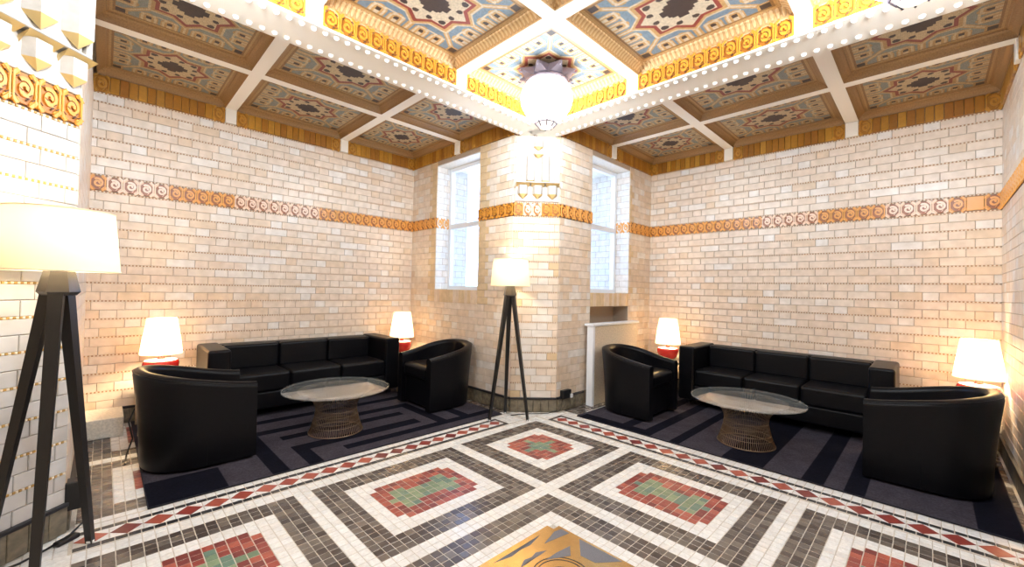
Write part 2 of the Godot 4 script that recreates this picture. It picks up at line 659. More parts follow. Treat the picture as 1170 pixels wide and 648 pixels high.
func stud_heights() -> Array:
	var ys := []
	for k in 12:
		ys.append(1.933 - 0.15 * k)
	for k in 5:
		ys.append(2.07 + 0.15 * k)
	ys.append(2.745)
	return ys

func tone_mix(_s: float, w: float, _y: float, _ci: int) -> int:
	var r := rng.randf()
	if w < 0.13:
		if r < 0.22: return 3
		if r < 0.45: return 2
		if r < 0.75: return 1
		return 0 if r < 0.9 else 4
	if r < 0.06: return 3
	if r < 0.26: return 2
	if r < 0.58: return 1
	if r < 0.88: return 0
	return 4

func tone_white(_s: float, _w: float, _y: float, _ci: int) -> int:
	return 6 if rng.randf() < 0.75 else 3

func band_row(parent: Node3D, f: WallFace, s0: float, s1: float, style: Callable, y := 1.945, h := 0.113, z := 0.0) -> void:
	var n := int(round((s1 - s0) / 0.1005))
	var w := (s1 - s0) / n
	for k in n:
		var st: int = style.call(k, s0 + w * (k + 0.5))
		if st == 2:
			inst("band_tile", piece_mesh(snappedf(w - 0.003, 0.001), h, 0.018), M.orange_relief, f.at(s0 + w * k + 0.0015, y, z), parent)
		elif st == 3:
			put_relief("band_tile", parent, f.at(s0 + w * k, y, z), w, h, M.yellow_ground, M.yellow_relief, M.slit)
		elif st == 4:
			put_relief("band_tile", parent, f.at(s0 + w * k, y, z), w, h, M.yellow_ground, M.pink_relief)
		else:
			put_relief("band_tile", parent, f.at(s0 + w * k, y, z), w, h, M.orange_ground, M.pink_relief if st == 1 else M.orange_relief)

# amber cornice under the alcove ceiling; blocks: list of [s0, s1] white blocks
func cornice(parent: Node3D, f: WallFace, blocks: Array) -> void:
	var edges := [[0.0, 0.0]]
	for b in blocks:
		edges.append(b)
		inst("cornice_block", piece_mesh(snappedf(b[1] - b[0] - 0.002, 0.001), 0.138, 0.03), M.rib, f.at(b[0] + 0.001, 2.752), parent)
	edges.append([f.length, f.length])
	for k in edges.size() - 1:
		var a: float = edges[k][1]
		var b: float = edges[k + 1][0]
		if b - a < 0.05:
			continue
		var p0 := a
		var p1 := b
		if b - a > 0.4:
			put_relief("cornice_tile", parent, f.at(a, 2.752), 0.10, 0.136, M.amber[1], M.amber_relief)
			put_relief("cornice_tile", parent, f.at(b - 0.10, 2.752), 0.10, 0.136, M.amber[1], M.amber_relief)
			p0 = a + 0.1
			p1 = b - 0.1
		var n := int(max(1, round((p1 - p0) / 0.058)))
		var w := (p1 - p0) / n
		for i in n:
			inst("cornice_tile", piece_mesh(snappedf(w - 0.003, 0.001), 0.136, 0.02), M.amber[rng.randi() % 4], f.at(p0 + w * i + 0.0015, 2.752), parent)

func plinth_row(parent: Node3D, f: WallFace, h := 0.125) -> void:
	var n := int(max(1, round(f.length / 0.075)))
	var w := f.length / n
	for k in n:
		inst("plinth_tile", piece_mesh(snappedf(w - 0.003, 0.001), h - 0.005, 0.02), M.plinth, f.at(w * k + 0.0015, 0.003), parent)
	var st := new_st()
	add_piece(st, f.at(0, h), f.length, 0.018, 0.026, 0.003)
	obj("plinth_cap", st, M.black_trim, parent)

func plain_courses(y0: float, y1: float) -> Array:
	var n := int(round((y1 - y0) / 0.0748))
	var h := (y1 - y0) / n
	var c := []
	for k in n:
		c.append([y0 + h * k + 0.0014, y0 + h * (k + 1) - 0.0014, k % 2])
	return c

func slab(called: String, parent: Node3D, boxes: Array, m: Material) -> void:
	var st := new_st()
	for b in boxes:
		ubox(st, b[0], b[1], b[2], b[3], b[4], b[5])
	obj(called, st, m, parent)

func build_walls() -> void:
	var full := studded_courses()
	var ys := stud_heights()
	# back wall of the first alcove
	var wl := thing("wall_left", "long peach glazed brick wall behind the sofa, with studded joints and spiral tile band", "wall", Vector3.ZERO, 0.0, "", "structure")
	slab("mortar_bed", wl, [[EU - 0.6, -0.1, V0 + 0.002, UW + 0.7, 3.1, V0 + 0.3]], M.mortar)
	var f := WallFace.new(P(EU, 0, V0), P(UW, 0, V0))
	put_bricks(wl, f, lay_bricks(f, full, -0.07 - EU - 0.0, [], tone_mix), M.bricks)
	put_dots(wl, f, ys, M.dot_brown, M.dot_white)
	band_row(wl, f, 0.0, f.length, func(k, _s): return 1 if k in [1, 2, 3, 4] or (k > 9 and k < 18) else 0)
	cornice(wl, f, [[0.79 - EU, 0.882 - EU], [1.895 - EU, 1.985 - EU]])
	plinth_row(wl, f)
	# back wall of the second alcove
	var wr := thing("wall_right", "long peach glazed brick wall behind the sofa facing the cream radiator panel side", "wall", Vector3.ZERO, 0.0, "", "structure")
	slab("mortar_bed", wr, [[U0 + 0.002, -0.1, EV - 0.6, U0 + 0.3, 3.1, VW + 0.7]], M.mortar)
	f = WallFace.new(P(U0, 0, VW), P(U0, 0, EV))
	# stretcher starts (going down in v) at v = 0.097: s = VW - 0.097
	put_bricks(wr, f, lay_bricks(f, full, fmod(VW - 0.097, 0.308), [], tone_mix), M.bricks)
	put_dots(wr, f, ys, M.dot_brown, M.dot_white)
	band_row(wr, f, 0.0, f.length, func(k, _s): return 2 if k == 28 else (1 if (k > 12 and k < 18) or (k > 22 and k < 27) else 0))
	cornice(wr, f, [[VW - 1.69, VW - 1.595], [VW - 0.587, VW - 0.487]])
	plinth_row(wr, f)
	# window wall of the first alcove (opening v 3.446..4.25, y 1.19..2.70)
	var w1 := thing("wall_window_first", "glazed brick wall with tall window and tan quoins beside the corner column", "wall", Vector3.ZERO, 0.0, "", "structure")
	slab("wall_core", w1, [[UW + 0.002, -0.1, 2.9105, UW + 0.47, 3.1, 3.446], [UW + 0.002, -0.1, 4.25, UW + 0.47, 3.1, V0 + 0.3], [UW + 0.002, -0.1, 3.446, UW + 0.47, 1.18, 4.25], [UW + 0.002, 2.70, 3.446, UW + 0.47, 3.1, 4.25]], M.mortar)
	f = WallFace.new(P(UW, 0, V0), P(UW, 0, 2.9105))
	var a := V0 - 4.25
	var b := V0 - 3.446
	var q := func(s: float, w: float, y: float, ci: int) -> int:
		if y > 1.03 and ((s < a + 0.001 and s + w > a - 0.01 and w < 0.16) or (s > b - 0.01 and s < b + 0.02)):
			return 5
		return tone_mix(s, w, y, ci)
	var hole := [a, b, 1.035, 2.75]
	var cs := plain_courses(0.143, 1.936) + plain_courses(2.068, 2.748)
	put_bricks(w1, f, lay_bricks(f, cs, 0.09, [hole], q), M.bricks)
	soldier_row(w1, f, a, b)
	band_row(w1, f, 0.0, a, func(_k, _s): return 0)
	band_row(w1, f, b, f.length, func(_k, _s): return 3)
	cornice(w1, f, [[V0 - 3.88, V0 - 3.79]])
	plinth_row(w1, f)
	# window wall of the second alcove (opening u 3.76..4.572)
	var w2 := thing("wall_window_second", "glazed brick wall with tall window above the cream radiator panel", "wall", Vector3.ZERO, 0.0, "", "structure")
	slab("wall_core", w2, [[3.2202, -0.1, VW + 0.002, 3.765, 3.1, VW + 0.6], [4.572, -0.1, VW + 0.002, U0 + 0.3, 3.1, VW + 0.6], [3.765, 1.03, VW + 0.002, 4.572, 1.18, VW + 0.6], [3.765, -0.1, VW + 0.2, 4.572, 1.03, VW + 0.6], [3.765, -0.1, VW + 0.002, 4.572, 0.6, VW + 0.2], [3.765, 2.70, VW + 0.002, 4.572, 3.1, VW + 0.6]], M.mortar)
	f = WallFace.new(P(3.2202, 0, VW), P(U0, 0, VW))
	var a2 := 3.765 - 3.2202
	var b2 := 4.572 - 3.2202
	var q2 := func(s: float, w: float, y: float, ci: int) -> int:
		if y > 1.03 and s > b2 - 0.01 and s < b2 + 0.02 and rng.randf() < 0.5:
			return 5
		return tone_mix(s, w, y, ci) if rng.randf() < 0.7 else 4
	put_bricks(w2, f, lay_bricks(f, cs, 0.02, [[a2, b2, 1.035, 2.75], [a2, b2, 0.0, 1.1]], q2), M.bricks)
	soldier_row(w2, f, a2, b2)
	band_row(w2, f, 0.0, a2, func(_k, _s): return 0)
	band_row(w2, f, b2, f.length, func(_k, _s): return 0)
	cornice(w2, f, [[4.125 - 3.2202, 4.215 - 3.2202]])
	plinth_row(w2, WallFace.new(P(3.2202, 0, VW), P(3.66, 0, VW)))
	# corner column between the two window walls: chamfered
	var wc := thing("wall_corner_column", "chamfered glazed brick corner column with white terracotta pendants above the tripod lamp", "column", Vector3.ZERO, 0.0, "", "structure")
	var st := new_st()
	add_prism(st, [Vector2(2.8805, 2.9125), Vector2(3.2222, 2.6032), Vector2(3.47, 2.6032), Vector2(3.47, 3.2), Vector2(2.8805, 3.2)], -0.1, 3.1)
	obj("column_core", st, M.mortar, wc)
	f = WallFace.new(P(2.8785, 0, 2.9105), P(3.2202, 0, 2.6012))
	var fl := f.length
	var q3 := func(s: float, w: float, y: float, ci: int) -> int:
		if s < 0.02 or s + w > fl - 0.02:
			return [5, 1, 4, 0][rng.randi() % 4]
		return [3, 2, 3, 1][rng.randi() % 4]
	put_bricks(wc, f, lay_bricks(f, full, 0.05, [], q3), M.bricks)
	put_dots(wc, f, ys, M.dot_brown, M.dot_white)
	band_row(wc, f, 0.0, f.length, func(k, _s): return 4 if k in [1, 2] else 3, 1.945, 0.113)
	plinth_row(wc, f)
	pendants(wc, f, f.length * 0.5, false)
	# pier with the second chamfer, beside the near tripod lamp
	var wp := thing("wall_pier", "chamfered white glazed brick pier with faceted terracotta pendants behind the tripod lamp with the wide shade", "column", Vector3.ZERO, 0.0, "", "structure")
	st = new_st()
	add_prism(st, [Vector2(EU - 0.002, 2.892), Vector2(-0.442, 2.577), Vector2(-0.9, 2.577), Vector2(-0.9, V0 + 0.1), Vector2(EU - 0.002, V0 + 0.1)], -0.1, 3.1)
	obj("pier_core", st, M.mortar, wp)
	f = WallFace.new(P(-0.44, 0, 2.575), P(EU, 0, 2.89))
	put_bricks(wp, f, lay_bricks(f, full, 0.10, [], func(_s, _w, _y, _ci): return 7 + rng.randi() % 2), M.bricks)
	put_dots(wp, f, ys, M.dot_yellow, M.dot_white)
	band_row(wp, f, 0.0, f.length, func(_k, _s): return 3, 1.948, 0.13)
	plinth_row(wp, f)
	pendants(wp, f, f.length - 0.196, true)
	f = WallFace.new(P(EU, 0, 2.89), P(EU, 0, V0))
	put_bricks(wp, f, lay_bricks(f, plain_courses(0.143, 2.748), 0.1, [], tone_mix), M.bricks, 40)
	plinth_row(wp, f)
	# end wall of the second alcove, running on to its pier
	var we := thing("wall_end", "short glazed brick end wall beside the pleated lamp and the big tub chair", "wall", Vector3.ZERO, 0.0, "", "structure")
	st = new_st()
	add_prism(st, [Vector2(U0 + 0.3, EV - 0.002), Vector2(3.22, EV - 0.002), Vector2(2.88, EV - 0.32), Vector2(2.88, EV - 0.8), Vector2(U0 + 0.3, EV - 0.8)], -0.1, 3.1)
	obj("wall_core", st, M.mortar, we)
	f = WallFace.new(P(U0, 0, EV), P(3.22, 0, EV))
	put_bricks(we, f, lay_bricks(f, cs, 0.1, [], tone_mix), M.bricks, 200)
	band_row(we, f, 0.0, f.length, func(_k, _s): return 0)
	cornice(we, f, [[U0 - 4.215, U0 - 4.125]])
	plinth_row(we, f)
	f = WallFace.new(P(3.22, 0, EV), P(2.88, 0, EV - 0.315))
	put_bricks(we, f, lay_bricks(f, full, 0.05, [], tone_mix), M.bricks, 0)
	plinth_row(we, f)
	# the rest of the hall, behind the camera
	var wb := thing("wall_back", "plain cream glazed wall closing the hall", "wall", Vector3.ZERO, 0.0, "", "structure")
	slab("wall_slab", wb, [[-2.3, -0.1, -2.6, -2.0, 3.1, V0 + 0.1], [-2.0, -0.1, 2.577, -0.9, 3.1, 2.9]], M.plain_wall)
	var ws := thing("wall_side", "plain cream glazed wall closing the side of the hall", "wall", Vector3.ZERO, 0.0, "", "structure")
	slab("wall_slab", ws, [[-2.3, -0.1, -2.6, 3.2, 3.1, -2.3], [2.88, -0.1, -2.3, 3.2, 3.1, EV - 0.79]], M.plain_wall)

func soldier_row(parent: Node3D, f: WallFace, a: float, b: float) -> void:
	var n := int(round((b - a) / 0.054))
	var w := (b - a) / n
	for k in n:
		inst("sill_brick", piece_mesh(snappedf(w - 0.003, 0.001), 0.15, BRICK_DEEP + 0.004), M.bricks[[5, 4, 5, 0][rng.randi() % 4]], f.at(a + w * k + 0.0015, 1.037), parent)

# shafts with pointed, yellow glazed ends on a chamfered face
func shaft(parent: Node3D, f: WallFace, sc: float, hw: float, y0: float, y1: float, tip: float, deep: float) -> void:
	var st := new_st()
	var x := func(s: float, y: float, z: float) -> Vector3: return f.o + f.d * s + Vector3.UP * y + f.n * z
	var pr := [[-hw, 0.012], [-hw * 0.55, deep], [hw * 0.55, deep], [hw, 0.012]]
	for k in 3:
		var p: Array = pr[k]
		var q: Array = pr[k + 1]
		flat_quad(st, x.call(sc + p[0], y0, p[1]), x.call(sc + q[0], y0, q[1]), x.call(sc + q[0], y1, q[1]), x.call(sc + p[0], y1, p[1]), f.n + f.d * (p[0] + q[0]) * 4.0)
	for k in 3:
		var p: Array = pr[k]
		var q: Array = pr[k + 1]
		flat_quad(st, x.call(sc + p[0], y1, p[1]), x.call(sc + q[0], y1, q[1]), x.call(sc, y1 + 0.0, 0.0), x.call(sc, y1, 0.0), Vector3.UP)
	var body := obj("pendant_shaft", st, M.terracotta, parent)
	st = new_st()
	var t: Vector3 = x.call(sc, tip, deep * 0.45)
	for k in 3:
		var p: Array = pr[k]
		var q: Array = pr[k + 1]
		var aa: Vector3 = x.call(sc + p[0], y0, p[1])
		var bb: Vector3 = x.call(sc + q[0], y0, q[1])
		flat_quad(st, aa, bb, t, t, Vector3.DOWN + f.n)
	flat_quad(st, x.call(sc - hw, y0, 0.012), x.call(sc + hw, y0, 0.012), t, t, Vector3.DOWN)
	obj("pendant_point", st, M.yellow_glaze, body)

func pendants(parent: Node3D, f: WallFace, c: float, three: bool) -> void:
	# lower row of three short shafts above the tile band
	for k in 3:
		shaft(parent, f, c + (k - 1) * 0.146, 0.056, 2.15, 2.235, 2.105, 0.055)
	# ledge blocks with sloping yellow undersides
	for k in 3:
		var s := c + (k - 1) * 0.146
		var st := new_st()
		var x := func(ss: float, y: float, z: float) -> Vector3: return f.o + f.d * ss + Vector3.UP * y + f.n * z
		flat_quad(st, x.call(s - 0.066, 2.255, 0.07), x.call(s + 0.066, 2.255, 0.07), x.call(s + 0.066, 2.225, 0.012), x.call(s - 0.066, 2.225, 0.012), Vector3.DOWN + f.n * 0.2)
		flat_quad(st, x.call(s - 0.066, 2.255, 0.07), x.call(s - 0.066, 2.225, 0.012), x.call(s - 0.072, 2.19, 0.03), x.call(s - 0.072, 2.19, 0.03), -f.d)
		obj("ledge_soffit", st, M.yellow_glaze, parent)
	var st2 := new_st()
	add_piece(st2, f.at(max(0.005, c - 0.215), 2.256), min(0.43, f.length - 0.01 - max(0.005, c - 0.215)), 0.012, 0.07, 0.004)
	obj("ledge", st2, M.terracotta, parent)
	if three:
		for k in 3:
			shaft(parent, f, c + (k - 1) * 0.15, 0.062, 2.345, 2.72, 2.29, 0.075)
	else:
		for k in 2:
			shaft(parent, f, c + (k - 0.5) * 0.148, 0.05, 2.285, 2.53, 2.25, 0.055)
		shaft(parent, f, c, 0.055, 2.62, 2.69, 2.585, 0.06)
		shaft(parent, f, c, 0.062, 2.54, 2.56, 2.508, 0.07)
	for q in [-1, 1]:
		var st3 := new_st()
		add_piece(st3, f.at(c + q * (0.205 if three else 0.155) - 0.014, 2.275), 0.028, 0.25 if not three else 0.44, 0.035, 0.006)
		obj("pilaster_strip", st3, M.terracotta, parent)
	# smooth terracotta backing of the ornament
	var st4 := new_st()
	add_piece(st4, f.at(max(0.01, c - 0.225), 2.082), min(0.45, f.length - 0.012 - max(0.01, c - 0.225)), 0.63, 0.017, 0.003)
	obj("ornament_panel", st4, M.terracotta, parent)

func build_windows() -> void:
	var defs := [[1, P(UW + 0.19, 0, 4.25), P(UW + 0.19, 0, 3.446)], [2, P(3.765, 0, VW + 0.19), P(4.572, 0, VW + 0.19)]]
	for d in defs:
		var w := thing("window_%d" % d[0], "tall white framed window with a transom " + ("in the wall beside the tub chair and the tripod lamp" if d[0] == 1 else "above the cream radiator panel"), "window", Vector3.ZERO, 0.0, "", "structure")
		var f := WallFace.new(d[1], d[2])
		var L := f.length
		for pr in [["frame_stile", 0.0, 1.185, 0.045, 1.52], ["frame_stile", L - 0.045, 1.185, 0.045, 1.52], ["frame_rail", 0.045, 1.185, L - 0.09, 0.05], ["frame_rail", 0.045, 2.65, L - 0.09, 0.055], ["transom", 0.045, 1.935, L - 0.09, 0.06]]:
			var st := new_st()
			add_piece(st, f.at(pr[1], pr[2], -0.05), pr[3], pr[4], 0.06, 0.004)
			obj(pr[0], st, M.frame_white, w)
		for pr in [[1.235, 0.70], [1.995, 0.655]]:
			var st := new_st()
			add_piece(st, f.at(0.045, pr[0], -0.03), L - 0.09, pr[1], 0.006, 0.001)
			obj("pane", st, M.pane, w)
		# jambs: glazed brick inside and outside, smooth soffit and sill
		var o := f.o - f.n * -0.19
		var jambs := []
		if d[0] == 1:
			jambs = [WallFace.new(P(UW, 0, 4.252), P(UW + 0.46, 0, 4.252)), WallFace.new(P(UW + 0.46, 0, 3.444), P(UW, 0, 3.444))]
		else:
			jambs = [WallFace.new(P(4.574, 0, VW + 0.58), P(4.574, 0, VW)), WallFace.new(P(3.763, 0, VW), P(3.763, 0, VW + 0.58))]
		for jf in jambs:
			put_bricks(w, jf, lay_bricks(jf, plain_courses(1.19, 2.70), 0.1, [], tone_white), M.bricks, 150, "jamb_brick", 0.004)
		var st2 := new_st()
		if d[0] == 1:
			ubox(st2, UW + 0.0, 2.692, 3.446, UW + 0.46, 2.70, 4.25)
			ubox(st2, UW - 0.0, 1.176, 3.446, UW + 0.50, 1.186, 4.25)
		else:
			ubox(st2, 3.765, 2.692, VW, 4.572, 2.70, VW + 0.58)
			ubox(st2, 3.765, 1.176, VW, 4.572, 1.186, VW + 0.62)
		obj("sill_and_soffit", st2, M.white_paint, w)
		var bf: WallFace = jambs[0]
		if d[0] == 1:
			band_row(w, bf, 0.0, 0.185, func(_k, _s): return 0, 1.945, 0.113, -0.012)
		else:
			band_row(w, bf, 0.58 - 0.185, 0.58, func(_k, _s): return 0, 1.945, 0.113, -0.012)

# one coffer: mosaic panel and its moulding; rib edge at height y
func coffer(parent: Node3D, u0: float, v0: float, u1: float, v1: float, y: float, dim_alcove := false) -> void:
	var inset := 0.065
	var rise := 0.058
	var st := new_st()
	var a := Vector2(u0 + inset, v0 + inset)
	var b := Vector2(u1 - inset, v1 - inset)
	var c := [P(a.x, y + rise, a.y), P(b.x, y + rise, a.y), P(b.x, y + rise, b.y), P(a.x, y + rise, b.y)]
	var uv := [Vector2(0, 0), Vector2(1, 0), Vector2(1, 1), Vector2(0, 1)]
	for k in [0, 2, 1, 0, 3, 2] if (c[1] - c[0]).cross(c[2] - c[0]).dot(Vector3.DOWN) > 0 else [0, 1, 2, 0, 2, 3]:
		st.set_normal(Vector3.DOWN)
		st.set_uv(uv[k])
		st.add_vertex(c[k])
	var pm := obj("coffer_panel", st, M.mosaic_dimmed if dim_alcove else M.mosaic, parent)
	# cove: profile from the rib edge up and in
	st = new_st()
	var prof := [Vector2(0, 0), Vector2(0.004, 0.012), Vector2(0.014, 0.026), Vector2(0.030, 0.040), Vector2(0.048, 0.048), Vector2(0.052, 0.056), Vector2(0.065, 0.058)]
	var corners := [Vector2(u0, v0), Vector2(u1, v0), Vector2(u1, v1), Vector2(u0, v1)]
	var cen := Vector2((u0 + u1) * 0.5, (v0 + v1) * 0.5)
	for k in 4:
		var p: Vector2 = corners[k]
		var q: Vector2 = corners[(k + 1) % 4]
		var sp := Vector2(sign(cen.x - p.x), sign(cen.y - p.y))
		var sq := Vector2(sign(cen.x - q.x), sign(cen.y - q.y))
		var t := (q - p).normalized()
		var nin := (cen - (p + q) * 0.5).normalized()
		var len := p.distance_to(q)
		for j in prof.size() - 1:
			var e0: Vector2 = prof[j]
			var e1: Vector2 = prof[j + 1]
			var p0 := p + sp * e0.x
			var q0 := q + sq * e0.x
			var p1 := p + sp * e1.x
			var q1 := q + sq * e1.x
			var de := e1 - e0
			var n3 := (P(nin.x, 0, nin.y) * de.y + Vector3.DOWN * de.x).normalized()
			var vs := [P(p0.x, y + e0.y, p0.y), P(q0.x, y + e0.y, q0.y), P(q1.x, y + e1.y, q1.y), P(p1.x, y + e1.y, p1.y)]
			var f0 := j / 6.0
			var f1 := (j + 1) / 6.0
			var us := [Vector2(e0.x / 0.064, f0), Vector2((len - e0.x) / 0.064, f0), Vector2((len - e1.x) / 0.064, f1), Vector2(e1.x / 0.064, f1)]
			var order := [0, 1, 2, 0, 2, 3]
			if ((vs[1] - vs[0]) as Vector3).cross(vs[2] - vs[0]).dot(n3) > 0.0:
				order = [0, 2, 1, 0, 3, 2]
			for o in order:
				st.set_normal(n3)
				st.set_uv(us[o])
				st.add_vertex(vs[o])
	obj("coffer_moulding", st, M.cove_brown if dim_alcove else M.cove, pm)

func build_ceiling() -> void:
	M.mosaic = StandardMaterial3D.new()
	M.mosaic.albedo_texture = mosaic_texture(false)
	M.mosaic.roughness = 0.45
	M.mosaic_dimmed = StandardMaterial3D.new()
	M.mosaic_dimmed.albedo_texture = mosaic_texture(true)  # hall mosaic in colours browned to stand for weak, warm light
	M.mosaic_dimmed.roughness = 0.5
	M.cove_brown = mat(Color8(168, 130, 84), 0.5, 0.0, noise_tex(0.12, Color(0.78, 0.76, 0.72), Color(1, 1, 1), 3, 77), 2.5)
	var ct := cove_textures()
	M.cove = StandardMaterial3D.new()
	M.cove.albedo_texture = ct[0]
	M.cove.roughness = 0.5
	M.cove.heightmap_enabled = true
	M.cove.heightmap_texture = ct[1]
	M.cove.heightmap_scale = 0.5
	var ce := thing("ceiling", "coffered ceiling of ornamental mosaic panels between cream ribs and studded beams", "ceiling", Vector3.ZERO, 0.0, "", "structure")
	slab("ceiling_slab", ce, [[-2.4, 2.96, -2.7, U0 + 0.4, 3.12, V0 + 0.4]], M.white_paint)
	# beams along the hall, with tile frieze towards the hall
	var hall := [-0.115, -0.39, 2.885, 2.56]   # u0 v0 u1 v1 of the hall ceiling
	var y := 2.872
	# left beam (runs along u)
	var bl := beam(ce, EU - 0.1, 2.56, 2.99, 2.865)
	var br := beam(ce, 2.885, EV - 0.2, 3.18, 2.75)
	beam(ce, -2.1, -0.685, 2.885, -0.39)
	beam(ce, -0.41, -0.39, -0.115, 2.7)
	var stud := new_st()
	var prof := [Vector2(0.0155, 0.002), Vector2(0.0155, -0.003), Vector2(0.0135, -0.010), Vector2(0.0085, -0.0155), Vector2(0.0005, -0.0175)]
	add_lathe(stud, prof, 12)
	var sm := stud.commit()
	var s := 2.80
	var k := 0
	while s > 0.0:
		if s < 2.77:
			inst("stud", sm, M.stud, Transform3D(Basis(), P(s, 2.735, 2.59)), bl)
		inst("stud", sm, M.stud, Transform3D(Basis(), P(s + 0.05, 2.735, 2.81)), bl)
		s -= 0.0672
	s = 2.50
	while s > -0.5:
		inst("stud", sm, M.stud, Transform3D(Basis(), P(2.911, 2.735, s)), br)
		inst("stud", sm, M.stud, Transform3D(Basis(), P(3.1155, 2.735, s + 0.067)), br)
		s -= 0.0666
	# frieze tiles and blocks on the hall side of the beams
	frieze(bl, WallFace.new(P(-0.115, 0, 2.56), P(2.885, 0, 2.56)), [[0.79 + 0.115, 0.888 + 0.115], [1.876 + 0.115, 1.973 + 0.115]])
	frieze(br, WallFace.new(P(2.885, 0, 2.56), P(2.885, 0, -0.39)), [[2.56 - 1.68, 2.56 - 1.585], [2.56 - 0.575, 2.56 - 0.485]])
	# hall ribs
	for r in [[0.79, 0.888], [1.876, 1.973]]:
		slab("ceiling_rib", ce, [[r[0], y, -0.39, r[1], 2.97, 2.56]], M.rib)
	for r in [[0.485, 0.575], [1.585, 1.68]]:
		slab("ceiling_rib", ce, [[-0.115, y + 0.0005, r[0], 2.885, 2.97, r[1]]], M.rib)
	var us := [[-0.115, 0.79], [0.888, 1.876], [1.973, 2.885]]
	var vs := [[-0.39, 0.485], [0.575, 1.585], [1.68, 2.56]]
	for a in us:
		for b in vs:
			coffer(ce, a[0], b[0], a[1], b[1], y)
	# first alcove: ribs and coffers
	y = 2.891
	var ub := [[EU + 0.02, 0.79], [0.882, 1.895], [1.985, UW - 0.02]]
	var vb := [[2.865, 3.792], [3.882, V0 - 0.02]]
	slab("ceiling_rib", ce, [[EU, y + 0.0005, 3.792, UW, 2.97, 3.882]], M.rib)
	for r in [[0.79, 0.882], [1.895, 1.985]]:
		slab("ceiling_rib", ce, [[r[0], y, 2.865, r[1], 2.97, V0 - 0.02]], M.rib)
	for a in ub:
		for b in vb:
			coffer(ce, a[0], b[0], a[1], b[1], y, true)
	# second alcove
	var u2 := [[3.18, 4.124], [4.213, U0 - 0.02]]
	var v2 := [[EV + 0.02, 0.487], [0.587, 1.595], [1.69, VW - 0.02]]
	slab("ceiling_rib", ce, [[4.124, y + 0.0005, EV, 4.213, 2.97, VW]], M.rib)
	for r in [[0.487, 0.587], [1.595, 1.69]]:
		slab("ceiling_rib", ce, [[3.18, y, r[0], U0 - 0.02, 2.97, r[1]]], M.rib)
	for a in u2:
		for b in v2:
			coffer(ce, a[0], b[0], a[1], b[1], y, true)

func beam(parent: Node3D, u0: float, v0: float, u1: float, v1: float) -> MeshInstance3D:
	var st := new_st()
	ubox(st, u0, 2.735, v0, u1, 2.97, v1)
	return obj("ceiling_beam", st, M.rib, parent)

func frieze(parent: Node3D, f: WallFace, blocks: Array) -> void:
	var edges := [[0.0, 0.0]] + blocks + [[f.length, f.length]]
	for b in blocks:
		inst("frieze_block", piece_mesh(snappedf(b[1] - b[0], 0.001), 0.126, 0.012), M.rib, f.at(b[0], 2.745), parent)
	for k in edges.size() - 1:
		var a: float = edges[k][1]
		var b: float = edges[k + 1][0]
		var n := int(round((b - a) / 0.099))
		var w := (b - a) / n
		for i in n:
			put_relief("frieze_tile", parent, f.at(a + w * i, 2.748, -0.009), snappedf(w, 0.0005), 0.122, M.yellow_ground, M.yellow_relief, M.slit)
	var st := new_st()
	add_piece(st, f.at(0, 2.733), f.length, 0.014, 0.016, 0.003)
	obj("frieze_fillet", st, M.stud, parent)

const TP := 0.0457   # pitch of the floor tiles

func band_of(i: int, parts: Array) -> Array:
	# parts: lengths of alternating panel, gap, panel ...; returns [index, position in it, length]
	var k := 0
	for n in parts:
		if i < n:
			return [k, i, n]
		i -= n
		k += 1
	return [-1, 0, 0]

# colour of the tile at column i, row j of a field of framed panels
func panel_tile(i: int, j: int, cols: Array, rows: Array) -> String:
	var a := band_of(i, cols)
	var b := band_of(j, rows)
	if a[0] < 0 or b[0] < 0 or a[0] % 2 == 1 or b[0] % 2 == 1:
		return "w"
	var di: int = min(a[1], a[2] - 1 - a[1])
	var dj: int = min(b[1], b[2] - 1 - b[1])
	var d: int = min(di, dj)
	if d < 3:
		return "d"
	if d < 5:
		return "w"
	if a[0] == 2 and b[0] == 2:
		return "x"
	var ri: int = di - 5
	var rj: int = dj - 5
	if ri == 0 and rj == 0:
		return "w"
	# green cross with stepped arms
	var wi: int = a[2] - 10
	var wj: int = b[2] - 10
	var ci: float = abs(a[1] - 5 - (wi - 1) * 0.5)
	var cj: float = abs(b[1] - 5 - (wj - 1) * 0.5)
	if wi <= 9 and wj <= 9:
		if (ci < 0.6 and cj < 3.1) or (cj < 0.6 and ci < 3.1) or (ci < 1.6 and cj < 1.6):
			return "g"
	elif wi > wj:
		if (cj < 1.1 and ci < 3.1) or (ci > 1.9 and ci < 4.1 and cj < 2.1 and cj > 0.4) or (ci < 4.6 and cj < 0.6):
			return "g"
	else:
		if (ci < 1.1 and cj < 3.1) or (cj > 1.9 and cj < 4.1 and ci < 2.1 and ci > 0.4) or (cj < 4.6 and ci < 0.6):
			return "g"
	return "r"

